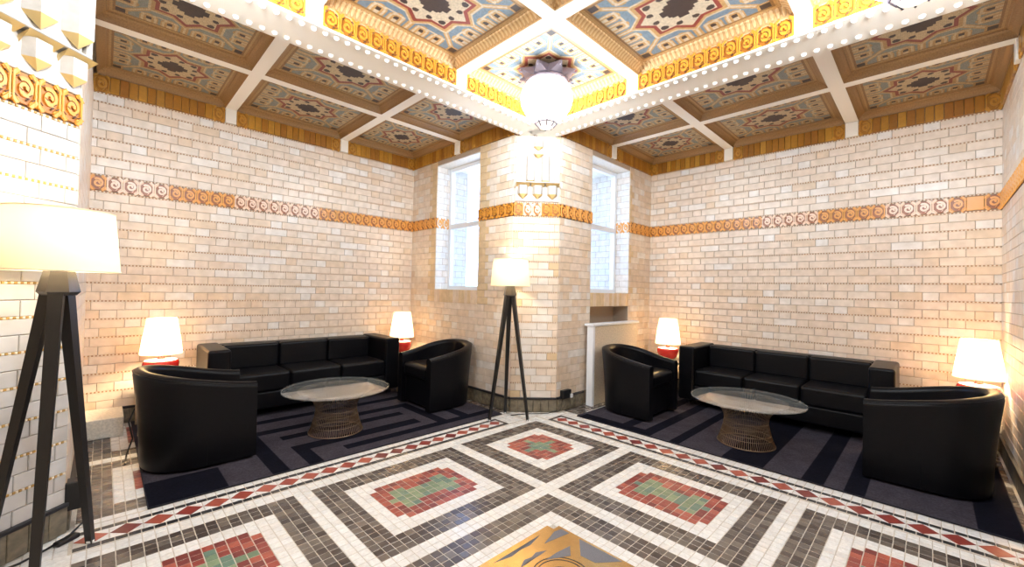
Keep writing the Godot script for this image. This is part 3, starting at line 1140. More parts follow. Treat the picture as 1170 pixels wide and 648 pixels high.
func build_floor() -> void:
	var fl := thing("floor", "mosaic tile floor with dark framed panels, red and green centres and lozenge borders", "floor", Vector3.ZERO, 0.0, "", "structure")
	slab("floor_bed", fl, [[-2.4, -0.2, -2.7, U0 + 0.4, -0.0018, V0 + 0.4]], M.grout)
	var list := []   # [u, v, w, d, colour]
	# hall: 64 x 64 tiles
	var spans := [19, 2, 22, 2, 19]
	var hu := 2.866
	var hv := 2.544
	var pu := (2.866 + 0.068) / 64.0
	for j in range(-3, 70):
		for i in range(-3, 70):
			var u := hu - (i + 1) * pu
			var v := hv - (j + 1) * TP
			if u < -2.0 or v < -1.2:
				continue
			var c := "w"
			if i >= 0 and i < 64 and j >= 0 and j < 64:
				c = panel_tile(i, j, spans, spans)
			if i < -2 or j < -2 or c == "x":
				continue
			if u + pu > 2.978 or v + TP > 2.648:
				continue
			list.append([u, v, pu, TP, c])
	# lozenge borders
	border(list, true)
	border(list, false)
	# alcove floors (mostly under the rugs)
	for j in 60:
		for i in range(-2, 70):
			var u := hu - (i + 1) * pu
			var v := 2.945 + j * TP
			if v > V0 - 0.05 or u < EU or u + pu > UW:
				continue
			if u > 0.30 and u < 2.62 and v > 2.95 and v < 4.08:
				continue
			list.append([u, v, pu, TP, panel_tile(i, j, spans, [19, 2, 22]).replace("x", "w")])
	for j in range(-1, 66):
		for i in 50:
			var u := 3.318 + i * TP
			var v := hv - (j + 1) * TP
			if u > U0 - 0.05 or v < EV or v + TP > VW:
				continue
			if v > -0.22 and v < 2.25 and u < 4.34:
				continue
			list.append([u, v, TP, TP, panel_tile(j, i, spans, [19, 2, 22]).replace("x", "w")])
	# white filling towards the column and the piers
	for j in 7:
		for i in 14:
			var u := 2.622 + i * TP
			var v := 2.65 + j * TP
			if u + v < 5.71 and v < 2.85:
				list.append([u, v, TP, TP, "w"])
	for j in 3:
		for i in 6:
			var u := 2.98 + i * TP
			var v := 2.505 + j * TP
			if u + v < 5.74:
				list.append([u, v, TP, TP, "w"])
	for i in 6:
		for j in 8:
			var u := -0.08 - (i + 1) * TP
			var v := 2.555 + j * TP
			if v - u < 2.98:
				list.append([u, v, TP, TP, "w"])
	# sill strips between the border and the alcove tiles
	for i in 63:
		list.append([-0.07 + i * TP, 2.897, TP, 0.046, "w"])
	for i in 63:
		list.append([3.27, -0.34 + i * TP, 0.046, TP, "w"])
	put_tiles(fl, list)
	emblem()

func border(list: Array, along_u: bool) -> void:
	# black lines, lozenges and white edge; a: across positions, b: along
	var b0 := -0.07 if along_u else -0.42
	var b1 := 2.62 if along_u else 2.50
	var x := [2.648, 2.685, 2.80, 2.835, 2.8855] if along_u else [2.978, 3.014, 3.140, 3.175, 3.2635]
	var n := int((b1 - b0) / TP)
	var w := (b1 - b0) / n
	for k in n:
		for r in [[0, 1, "k"], [2, 3, "k"], [3, 4, "w"]]:
			if along_u:
				list.append([b0 + k * w, x[r[0]], w, x[r[1]] - x[r[0]], r[2]])
			else:
				list.append([x[r[0]], b0 + k * w, x[r[1]] - x[r[0]], w, r[2]])
	# the border turns at its end
	var m := int(round((x[2] - x[1]) / 0.0575))
	if along_u:
		list.append([b1 - 0.03, x[1], 0.03, x[2] - x[1], "d"])
	else:
		list.append([x[1], b1 - 0.03, x[2] - x[1], 0.03, "d"])
	var nl := int(round((b1 - b0 - 0.03) / 0.123))
	var lw := (b1 - b0 - 0.03) / nl
	for k in nl:
		list.append([b0 + k * lw, x[1], lw, x[2] - x[1], "lozenge_u"] if along_u else [x[1], b0 + k * lw, x[2] - x[1], lw, "lozenge_v"])

func flat_poly(st: SurfaceTool, pts: Array, y: float, bev: float) -> void:
	# raised polygon with bevelled rim
	var c := Vector2.ZERO
	for p in pts:
		c += p
	c /= pts.size()
	var n := pts.size()
	var inn := []
	for p in pts:
		inn.append(p + (c - p).normalized() * bev * 1.6)
	for k in n:
		var a: Vector2 = pts[k]
		var b: Vector2 = pts[(k + 1) % n]
		var ai: Vector2 = inn[k]
		var bi: Vector2 = inn[(k + 1) % n]
		tri(st, P(c.x, y, c.y), P(ai.x, y, ai.y), P(bi.x, y, bi.y), Vector3.UP)
		var out := ((a + b) * 0.5 - c).normalized()
		quad(st, P(a.x, y - bev, a.y), P(b.x, y - bev, b.y), P(bi.x, y, bi.y), P(ai.x, y, ai.y), (P(out.x, 0, out.y) + Vector3.UP).normalized())
		quad(st, P(a.x, y - 0.004, a.y), P(b.x, y - 0.004, b.y), P(b.x, y - bev, b.y), P(a.x, y - bev, a.y), P(out.x, 0, out.y))

func put_tiles(fl: Node3D, list: Array) -> void:
	var fwd := Vector2(sin(0.7795), cos(0.7795))
	var scored := []
	for t in list:
		var c := Vector2(t[0] + t[2] * 0.5, t[1] + t[3] * 0.5)
		var depth := c.dot(fwd)
		var side := c.dot(Vector2(fwd.y, -fwd.x))
		# in the frame only
		var sc := -1.0
		if depth > 0.3 and abs(side) < depth * 1.24 and depth > 1.72:
			sc = 1.0 / depth
		scored.append(sc)
	var order := range(list.size())
	order.sort_custom(func(a, b): return scored[a] > scored[b])
	var rest := {}
	var g := 0.0019
	for r in order.size():
		var t: Array = list[order[r]]
		var lift := rng.randf_range(-0.0006, 0.0006)
		if String(t[4]).begins_with("lozenge"):
			var u: float = t[0]
			var v: float = t[1]
			var w: float = t[2]
			var d: float = t[3]
			var mid := Vector2(u + w * 0.5, v + d * 0.5)
			var dia: Array
			var tris: Array
			if t[4] == "lozenge_u":
				dia = [Vector2(u + w * 0.02, mid.y), Vector2(mid.x, v + g), Vector2(u + w * 0.98, mid.y), Vector2(mid.x, v + d - g)]
			else:
				dia = [Vector2(u + g, mid.y), Vector2(mid.x, v + d * 0.02), Vector2(u + w - g, mid.y), Vector2(mid.x, v + d * 0.98)]
			var cs := [Vector2(u, v), Vector2(u + w, v), Vector2(u + w, v + d), Vector2(u, v + d)]
			var st := new_st()
			flat_poly(st, dia, 0.0, 0.0012)
			obj("lozenge_tile", st, M.tiles["r"][rng.randi() % 4], fl)
			for k in 4:
				var c0: Vector2 = cs[k]
				var near := dia.duplicate()
				near.sort_custom(func(a, b): return a.distance_to(c0) < b.distance_to(c0))
				st = new_st()
				flat_poly(st, [c0.lerp(mid, 0.03), near[0].lerp(c0, 0.05), near[1].lerp(c0, 0.05)], -0.0004, 0.0008)
				obj("border_tile", st, M.tiles["w"][rng.randi() % 3], fl)
			continue
		var set: Array = M.tiles[t[4]]
		var pick := rng.randi() % set.size()
		var xf := Transform3D(Basis(Vector3(1, 0, 0), Vector3(0, 0, -1), Vector3(0, 1, 0)), P(t[0] + g, -0.008 + lift, t[1] + g))
		if r < 300:
			inst("mosaic_tile", piece_mesh(snappedf(t[2] - 2 * g, 0.0005), snappedf(t[3] - 2 * g, 0.0005), 0.008, 0.0012), set[pick], xf, fl)
		else:
			var key := "%s%d" % [t[4], pick]
			if not rest.has(key):
				rest[key] = [new_st(), set[pick]]
			add_piece(rest[key][0], xf, t[2] - 2 * g, t[3] - 2 * g, 0.008, 0.0012)
	var am := ArrayMesh.new()
	var ms := []
	for k in rest:
		am = rest[k][0].commit(am)
		ms.append(rest[k][1])
	var o := MeshInstance3D.new()
	o.name = "mosaic_remainder"
	o.mesh = am
	for k in ms.size():
		o.set_surface_override_material(k, ms[k])
	o.set_meta("kind", "stuff")
	fl.add_child(o, true)

func emblem() -> void:
	var cu := 1.399
	var cv := 1.081
	var h := 0.286
	var t := thing("floor_emblem", "square brass floor plate with dark slate inlays and engraved rings, set in the mosaic", "emblem", P(cu, 0, cv))
	var n := 0.042
	var st := new_st()
	var pl := []
	for q in [[1, 1], [-1, 1], [-1, -1], [1, -1]]:
		var a := Vector2(q[0] * h, q[1] * (h - n))
		var b := Vector2(q[0] * (h - n), q[1] * h)
		var m := Vector2(q[0] * (h - n), q[1] * (h - n))
		if q[0] * q[1] > 0:
			pl += [a, m, b]
		else:
			pl += [b, m, a]
	var poly := []
	for p in pl:
		poly.append(p)
	add_prism(st, poly, -0.004, 0.0015)
	obj("brass_plate", st, M.brass, t)
	var inlays := [
		[Vector2(1.672, 1.299), Vector2(1.672, 1.25), Vector2(1.516, 1.278), Vector2(1.626, 1.308)],
		[Vector2(1.552, 1.338), Vector2(1.459, 1.315), Vector2(1.255, 1.337)],
		[Vector2(1.486, 1.237), Vector2(1.436, 1.261), Vector2(1.335, 1.236)],
		[Vector2(1.592, 1.184), Vector2(1.537, 1.138), Vector2(1.433, 1.196), Vector2(1.506, 1.196)],
		[Vector2(1.67, 1.188), Vector2(1.674, 0.957), Vector2(1.578, 1.034), Vector2(1.571, 1.108)],
	]
	for base in inlays:
		for q in ([[1, 1], [-1, 1]] if base[1].y < cv else [[1, 1], [-1, 1], [1, -1], [-1, -1]]):
			var pts := []
			for p in base:
				pts.append(Vector2((p.x - cu) * q[0], (p.y - cv) * q[1]))
			st = new_st()
			add_prism(st, pts, 0.0005, 0.0022)
			obj("slate_inlay", st, M.slate, t)
	for r in [0.125, 0.108, 0.06]:
		st = new_st()
		add_lathe(st, [Vector2(r + 0.0025, 0.0005), Vector2(r + 0.0025, 0.0021), Vector2(r - 0.0025, 0.0021), Vector2(r - 0.0025, 0.0005)], 64, Vector3.ZERO, true)
		obj("engraved_ring", st, M.black_trim, t)

# ---------------------------------------------------------------- rugs
func rug_texture(w: float, d: float, rects: Array) -> ImageTexture:
	var nx := int(w * 160)
	var ny := int(d * 160)
	var im := Image.create(nx, ny, false, Image.FORMAT_RGB8)
	var r := RandomNumberGenerator.new()
	r.seed = 5
	var n := FastNoiseLite.new()
	n.frequency = 0.03
	n.seed = 4
	for j in ny:
		for i in nx:
			var x := (i + 0.5) / nx * w
			var y := (j + 0.5) / ny * d
			var c := Color8(66, 62, 70)
			for q in rects:
				if x > q[0] and x < q[1] and y > q[2] and y < q[3]:
					c = Color8(23, 23, 32) if q[4] == 0 else Color8(66, 62, 70)
			var v := r.randf_range(0.82, 1.08) * (1.0 + 0.12 * n.get_noise_2d(i, j))
			im.set_pixel(i, j, Color(c.r * v, c.g * v, c.b * v))
	return ImageTexture.create_from_image(im)

func rug(label: String, u0: float, v0: float, u1: float, v1: float, rects: Array) -> void:
	var t := thing("rug", label, "rug", P(u0, 0, v0), 0.0, "meander rugs in the alcoves")
	var w := u1 - u0
	var d := v1 - v0
	var m := StandardMaterial3D.new()
	m.albedo_texture = rug_texture(w, d, rects)
	m.roughness = 0.95
	m.metallic_specular = 0.1
	var st := new_st()
	var h := 0.009
	var vs := [Vector3(0, h, 0), Vector3(w, h, 0), Vector3(w, h, -d), Vector3(0, h, -d)]
	var us := [Vector2(0, 0), Vector2(1, 0), Vector2(1, 1), Vector2(0, 1)]
	var order := [0, 1, 2, 0, 2, 3]
	if ((vs[1] - vs[0]) as Vector3).cross(vs[2] - vs[0]).y > 0:
		order = [0, 2, 1, 0, 3, 2]
	for k in order:
		st.set_normal(Vector3.UP)
		st.set_uv(us[k])
		st.add_vertex(vs[k])
	obj("pile", st, m, t)
	st = new_st()
	add_box(st, Vector3(-0.004, 0.001, -d - 0.004), Vector3(w + 0.004, h - 0.0006, 0.004))
	obj("binding", st, mat(Color8(30, 30, 38), 0.9), t)

func build_rugs() -> void:
	rug("dark grey rug with navy meander under the sofa group by the low white ledge", 0.20, 2.89, 2.755, 4.77, [
		[0.0, 0.36, 0.0, 0.35, 0], [0.59, 0.69, 0.0, 1.46, 0], [0.81, 0.90, 0.0, 0.41, 0], [0.81, 1.84, 0.28, 0.41, 0],
		[0.81, 1.84, 0.585, 0.675, 0], [0.69, 2.0, 0.80, 0.90, 0], [1.95, 2.05, 0.12, 0.90, 0], [1.1, 2.54, 0.10, 0.19, 0], [2.2, 2.3, 0.19, 1.3, 0], [0.2, 2.4, 1.1, 1.2, 0]])
	rug("dark grey rug with navy stripes under the sofa group by the cream radiator panel", 3.268, -0.345, 5.06, 2.375, [
		[0.0, 1.48, 0.815, 0.93, 0], [0.0, 1.48, 0.613, 0.712, 0], [0.0, 1.48, 1.15, 1.42, 0], [0.0, 1.48, 1.74, 1.82, 0], [0.0, 1.48, 1.98, 2.08, 0], [0.0, 1.48, 2.2, 2.3, 0], [0.0, 0.12, 2.0, 2.69, 0], [0.0, 1.48, 0.0, 0.16, 0]])

# ---------------------------------------------------------------- furniture
func make_chair(label: String, at: Vector3, turn: float) -> void:
	# local: faces +z, x across
	var t := thing("tub_chair", label, "armchair", at, turn, "black leather tub chairs")
	var wd := 0.60
	var dp := 0.585
	var th := 0.078
	var path := []     # centre line points and outward normals, back weight
	var hr := wd * 0.5 - th * 0.5
	var zc := -dp * 0.5 + th * 0.5 + hr
	var zf := dp * 0.5
	for k in 9:
		path.append([Vector2(-hr, lerp(zf, zc, k / 8.0)), Vector2(-1, 0)])
	for k in range(1, 24):
		var a := PI + PI * k / 24.0
		var e := 0.86
		var cx: float = sign(cos(a)) * pow(abs(cos(a)), e)
		var cz: float = sign(sin(a)) * pow(abs(sin(a)), e)
		path.append([Vector2(cx * hr, zc + cz * hr), Vector2(cos(a), sin(a)).normalized()])
	for k in range(8, -1, -1):
		path.append([Vector2(hr, lerp(zf, zc, k / 8.0)), Vector2(1, 0)])
	var r := th * 0.5
	var st := new_st()
	var pts := []
	var nrm := []
	var n_prof := 0
	var tops := []
	for pi in path.size():
		var c: Vector2 = path[pi][0]
		var n2: Vector2 = path[pi][1]
		var bk: float = clamp((zf - c.y) / dp, 0.0, 1.0)
		var sm: float = pow(bk, 1.35)
		var h: float = lerp(0.518, 0.648, sm)
		var lean := 0.055 * sm
		var rows := []
		# outer side upwards, over the rolled top, inner side down
		for y in [0.018, 0.03, 0.16, 0.32, 0.45, h - r - 0.01]:
			rows.append([y, r - (0.004 if y < 0.02 else 0.0), Vector3(n2.x, -0.06, n2.y).normalized()])
		for q in range(0, 9):
			var a := PI * q / 8.0
			rows.append([h - r + sin(a) * r, cos(a) * r, Vector3(n2.x * cos(a), sin(a), n2.y * cos(a))])
		for y in [0.46, 0.30]:
			rows.append([min(y, h - r - 0.005), -r, Vector3(-n2.x, 0, -n2.y)])
		n_prof = rows.size()
		for row in rows:
			var off: float = row[1] + lean * pow(row[0] / h, 1.6)
			pts.append(Vector3(c.x + n2.x * off, row[0], c.y + n2.y * off))
			nrm.append(row[2])
		tops.append(Vector3(c.x + n2.x * (r * 0.86 + lean), h - r * 0.42, c.y + n2.y * (r * 0.86 + lean)))
	# grid expects rows: profile as width
	grid(st, pts, nrm, n_prof, path.size())
	# arm fronts
	for e in [0, path.size() - 1]:
		var poly := pts.slice(e * n_prof, (e + 1) * n_prof)
		var lowin: Vector3 = poly[poly.size() - 1]
		poly.append(Vector3(lowin.x, 0.018, lowin.z))
		var cc := Vector3.ZERO
		for p in poly:
			cc += p
		cc /= poly.size()
		for k in poly.size():
			tri(st, cc, poly[k], poly[(k + 1) % poly.size()], Vector3(0, 0, 1))
		# inner face of the arm below the seat
		var z2 := Vector3(0, 0, -0.10)
		flat_quad(st, lowin, Vector3(lowin.x, 0.018, lowin.z), Vector3(lowin.x, 0.018, lowin.z) + z2, lowin + z2, Vector3(-sign(lowin.x), 0, 0))
	var shell := obj("shell", st, M.leather, t)
	st = new_st()
	add_tube(st, tops, 0.0028, 5)
	obj("piping", st, M.leather, shell)
	for sx in [-1, 1]:
		st = new_st()
		add_tube(st, [Vector3(sx * (wd * 0.5 + 0.0005), 0.02, 0.02), Vector3(sx * (wd * 0.5 + 0.003), 0.3, 0.02), Vector3(sx * (wd * 0.5 + 0.006), 0.50, 0.02)], 0.0016, 5)
		obj("seam", st, M.leather, shell)
	st = new_st()
	add_rbox(st, Vector3(0, 0.36, 0.035), Vector3(wd - th * 2.0 + 0.01, 0.14, 0.50), 0.045)
	obj("seat_cushion", st, M.leather, t)
	st = new_st()
	add_rbox(st, Vector3(0, 0.165, 0.02), Vector3(wd - th * 2.0 + 0.005, 0.27, 0.46), 0.015)
	obj("seat_base", st, M.leather, t)
	for q in [[-1, -1], [1, -1], [-1, 1], [1, 1]]:
		st = new_st()
		add_lathe(st, [Vector2(0.001, 0.0), Vector2(0.016, 0.0), Vector2(0.018, 0.03), Vector2(0.001, 0.03)], 10, Vector3(q[0] * 0.2, 0.0, q[1] * 0.14 + 0.03))
		obj("foot", st, M.black_plastic, t)

func make_sofa(label: String, at: Vector3, turn: float, length: float, depth: float) -> void:
	# local: faces +z, x across, centred, back at z = -depth / 2
	var t := thing("sofa", label, "sofa", at, turn, "black leather three-seat sofas")
	var arm := 0.165
	var h := 0.63
	for sx in [-1, 1]:
		var st := new_st()
		add_rbox(st, Vector3(sx * (length - arm) * 0.5, 0.07 + (h - 0.07) * 0.5, 0), Vector3(arm, h - 0.07, depth), 0.022)
		obj("arm", st, M.leather, t)
	var st2 := new_st()
	add_rbox(st2, Vector3(0, 0.345, -depth * 0.5 + 0.075), Vector3(length - arm * 2 + 0.01, 0.55, 0.15), 0.02)
	obj("back", st2, M.leather, t)
	st2 = new_st()
	add_rbox(st2, Vector3(0, 0.15, 0.0), Vector3(length - arm * 2 + 0.01, 0.15, depth - 0.03), 0.015)
	obj("base", st2, M.leather, t)
	var cw := (length - arm * 2.0) / 3.0
	for k in 3:
		var x := (k - 1) * cw
		st2 = new_st()
		add_rbox(st2, Vector3(x, 0.31, 0.065), Vector3(cw - 0.006, 0.17, depth - 0.14), 0.028)
		obj("seat_cushion", st2, M.leather, t)
		st2 = new_st()
		add_rbox(st2, Vector3(x, 0.50, -depth * 0.5 + 0.155), Vector3(cw - 0.005, 0.235, 0.10), 0.025)
		obj("back_cushion", st2, M.leather, t)
	for q in [[-1, -1], [1, -1], [-1, 1], [1, 1]]:
		st2 = new_st()
		add_box(st2, Vector3(q[0] * (length * 0.5 - 0.1) - 0.018, 0, q[1] * (depth * 0.5 - 0.045) - 0.018), Vector3(q[0] * (length * 0.5 - 0.1) + 0.018, 0.08, q[1] * (depth * 0.5 - 0.045) + 0.018))
		obj("leg", st2, M.chrome, t)

func make_coffee_table(label: String, at: Vector3) -> void:
	var t := thing("coffee_table", label, "table", at, 0.0, "wire coffee tables with round glass tops")
	var prof := [Vector2(0.205, 0.004), Vector2(0.192, 0.04), Vector2(0.176, 0.09), Vector2(0.163, 0.14), Vector2(0.156, 0.18), Vector2(0.160, 0.215), Vector2(0.178, 0.255), Vector2(0.212, 0.295), Vector2(0.252, 0.322), Vector2(0.295, 0.338)]
	var st := new_st()
	var n := 84
	for k in n:
		var a := TAU * k / n
		var path := []
		for p in prof:
			path.append(Vector3(cos(a) * p.x, p.y, sin(a) * p.x))
		add_tube(st, path, 0.0021, 4)
	var o := obj("wire_cage", st, M.bronze, t)
	o.set_meta("kind", "stuff")
	for p in [[0.206, 0.005, 0.0045], [0.176, 0.09, 0.0022], [0.163, 0.14, 0.0022], [0.186, 0.06, 0.0022], [0.156, 0.18, 0.0022], [0.295, 0.339, 0.004], [0.272, 0.331, 0.0028]]:
		st = new_st()
		var ring := []
		for k in 65:
			var a := TAU * k / 64.0
			ring.append(Vector3(cos(a) * p[0], p[1], sin(a) * p[0]))
		add_tube(st, ring, p[2], 5)
		obj("ring", st, M.bronze if p[0] < 0.26 else M.rim, t)
	st = new_st()
	add_lathe(st, [Vector2(0.0005, 0.345), Vector2(0.40, 0.345), Vector2(0.412, 0.349), Vector2(0.412, 0.353), Vector2(0.404, 0.357), Vector2(0.0005, 0.357)], 72)
	obj("glass_top", st, M.table_glass, t)

func make_side_table(label: String, at: Vector3, w: float, d: float) -> void:
	var t := thing("side_table", label, "table", at, 0.0, "low side tables under the lamps")
	var st := new_st()
	add_rbox(st, Vector3(0, 0.405, 0), Vector3(w, 0.03, d), 0.006)
	obj("table_top", st, M.table_top, t)
	for q in [[-1, -1], [1, -1], [-1, 1], [1, 1]]:
		st = new_st()
		add_box(st, Vector3(q[0] * (w * 0.5 - 0.02) - 0.014, 0, q[1] * (d * 0.5 - 0.02) - 0.014), Vector3(q[0] * (w * 0.5 - 0.02) + 0.014, 0.391, q[1] * (d * 0.5 - 0.02) + 0.014))
		obj("leg", st, M.table_top, t)

func build_furniture() -> void:
	make_sofa("black leather three-seat sofa against the wall, beside the low white ledge", P(1.5, 0.0095, 4.46), 0.0, 1.75, 0.59)
	make_sofa("black leather three-seat sofa against the wall, across from the cream radiator panel", P(4.73, 0.0095, 1.045), -PI / 2, 1.72, 0.60)
	make_chair("black leather tub chair with its back to the plug sockets on the pier", P(0.482, 0.009, 3.55), PI / 2)
	make_chair("black leather tub chair with its back to the window wall by the column", P(2.505, 0.009, 3.60), -PI / 2)
	make_chair("black leather tub chair standing against the cream radiator panel", P(3.87, 0.009, 2.09), 0.0)
	make_chair("black leather tub chair with its back to the short end wall", P(3.90, 0.009, 0.015), PI)
	make_coffee_table("round glass coffee table on a flared wire base, near the low white ledge alcove sofa", P(1.395, 0.009, 3.44))
	make_coffee_table("round glass coffee table on a flared wire base, near the radiator panel alcove sofa", P(3.72, 0.009, 1.04))

# ---------------------------------------------------------------- lamps
func omni(parent: Node3D, at: Vector3, energy: float, c: Color, size: float) -> void:
	var l := OmniLight3D.new()
	l.name = "light"
	l.position = at
	l.light_energy = energy
	l.light_color = c
	l.light_size = size
	l.omni_range = 14.0
	l.omni_attenuation = 2.0
	l.shadow_enabled = true
	parent.add_child(l, true)

# fabric shade as a pleated cone with thickness, open above and below
func shade_mesh(r0: float, y0: float, r1: float, y1: float, pleats: int, amp: float) -> SurfaceTool:
	var st := new_st()
	var n := 96 if pleats > 0 else 56
	for side in 2:
		var pts := []
		var nrm := []
		for j in 5:
			var f := j / 4.0
			for i in n:
				var a := TAU * i / n
				var rr: float = lerp(r0, r1, f) - (0.0016 if side == 1 else 0.0)
				if pleats > 0:
					rr += amp * (1.0 if i % 2 == 0 else -1.0)
				pts.append(Vector3(cos(a) * rr, lerp(y0, y1, f), sin(a) * rr))
				var sl := (r0 - r1) / (y1 - y0)
				var nn := Vector3(cos(a), sl, sin(a)).normalized()
				nrm.append(nn if side == 0 else -nn)
		if side == 0:
			grid(st, pts, nrm, n, 5, true)
	return st

func make_table_lamp(label: String, at: Vector3) -> void:
	var t := thing("table_lamp", label, "lamp", at, 0.0, "red based table lamps with white pleated shades")
	var st := new_st()
	add_lathe(st, [Vector2(0.0005, 0.0), Vector2(0.068, 0.0), Vector2(0.098, 0.025), Vector2(0.117, 0.07), Vector2(0.120, 0.10), Vector2(0.114, 0.12), Vector2(0.106, 0.126)], 40)
	obj("base", st, M.red_glaze, t)
	st = new_st()
	add_lathe(st, [Vector2(0.106, 0.126), Vector2(0.07, 0.128), Vector2(0.024, 0.134)], 40)
	obj("base_shoulder", st, M.glare_white, t)  # top of the red base, whitened in colour for the bulb's glare
	st = new_st()
	add_lathe(st, [Vector2(0.026, 0.130), Vector2(0.022, 0.15), Vector2(0.013, 0.175), Vector2(0.011, 0.24), Vector2(0.0005, 0.24)], 20)
	obj("neck", st, M.red_glaze, t)
	st = new_st()
	var bulb := []
	for k in 9:
		var a := PI * k / 8.0
		bulb.append(Vector2(max(0.0005, sin(a) * 0.028), 0.275 - cos(a) * 0.035))
	add_lathe(st, bulb, 20)
	obj("bulb", st, M.glow_bulb, t)
	st = shade_mesh(0.138, 0.178, 0.098, 0.472, 48, 0.0016)
	var shd := obj("lamp_shade", st, M.shade, t)
	for p in [[0.138, 0.179], [0.098, 0.471]]:
		st = new_st()
		var ring := []
		for k in 49:
			var a := TAU * k / 48.0
			ring.append(Vector3(cos(a) * p[0], p[1], sin(a) * p[0]))
		add_tube(st, ring, 0.0028, 5)
		obj("shade_rim", st, M.shade, shd)
	omni(t, Vector3(0, 0.275, 0), TABLE_LAMP_ENERGY, Color(1, 0.89, 0.72), 0.03)

func make_floor_lamp(label: String, at: Vector3, feet: Array) -> void:
	var t := thing("tripod_lamp", label, "lamp", at, 0.0, "black tripod floor lamps")
	for ft in feet:
		var foot := Vector3(ft.x, 0, -ft.y)
		var out := foot.normalized()
		var top := out * 0.028 + Vector3(0, 1.17, 0)
		var dir := (top - foot).normalized()
		var side := dir.cross(out).normalized()
		var st := new_st()
		var b := Basis(side, dir, side.cross(dir).normalized())
		# tapering square leg
		var w0 := 0.013
		var w1 := 0.022
		var c := []
		for q in [[foot, w0], [top, w1]]:
			for s in [[-1, -1], [1, -1], [1, 1], [-1, 1]]:
				c.append(q[0] + b.x * s[0] * q[1] + b.z * s[1] * q[1] * 0.8)
		for k in 4:
			c[k].y = max(c[k].y, 0.0)
		for k in 4:
			var k2 := (k + 1) % 4
			flat_quad(st, c[k], c[k2], c[4 + k2], c[4 + k], (c[k] + c[k2]) * 0.5 - foot)
		flat_quad(st, c[0], c[1], c[2], c[3], Vector3.DOWN)
		flat_quad(st, c[4], c[5], c[6], c[7], Vector3.UP)
		var leg := obj("leg", st, M.black_wood, t)
		st = new_st()
		add_lathe(st, [Vector2(0.0005, 0.0), Vector2(0.0145, 0.0), Vector2(0.0145, 0.012), Vector2(0.0005, 0.012)], 12, foot)
		obj("foot_cap", st, M.white_plastic, leg)
	var st2 := new_st()
	add_lathe(st2, [Vector2(0.0005, 1.135), Vector2(0.052, 1.135), Vector2(0.064, 1.15), Vector2(0.046, 1.235), Vector2(0.0005, 1.235)], 6, Vector3.ZERO, true)
	obj("hub", st2, M.hub, t)
	st2 = new_st()
	add_tube(st2, [Vector3(0, 1.23, 0), Vector3(0, 1.36, 0)], 0.011, 10)
	obj("stem", st2, M.black_wood, t)
	st2 = new_st()
	var bulb := []
	for k in 9:
		var a := PI * k / 8.0
		bulb.append(Vector2(max(0.0005, sin(a) * 0.035), 1.40 - cos(a) * 0.045))
	add_lathe(st2, bulb, 20)
	obj("bulb", st2, M.glow_bulb, t)
	st2 = shade_mesh(0.185, 1.235, 0.162, 1.485, 0, 0.0)
	var shd := obj("lamp_shade", st2, M.drum, t)
	for p in [[0.185, 1.236], [0.162, 1.484]]:
		st2 = new_st()
		var ring := []
		for k in 57:
			var a := TAU * k / 56.0
			ring.append(Vector3(cos(a) * p[0], p[1], sin(a) * p[0]))
		add_tube(st2, ring, 0.003, 5)
		obj("shade_rim", st2, M.drum, shd)
	omni(t, Vector3(0, 1.40, 0), FLOOR_LAMP_ENERGY, Color(1, 0.93, 0.82), 0.04)

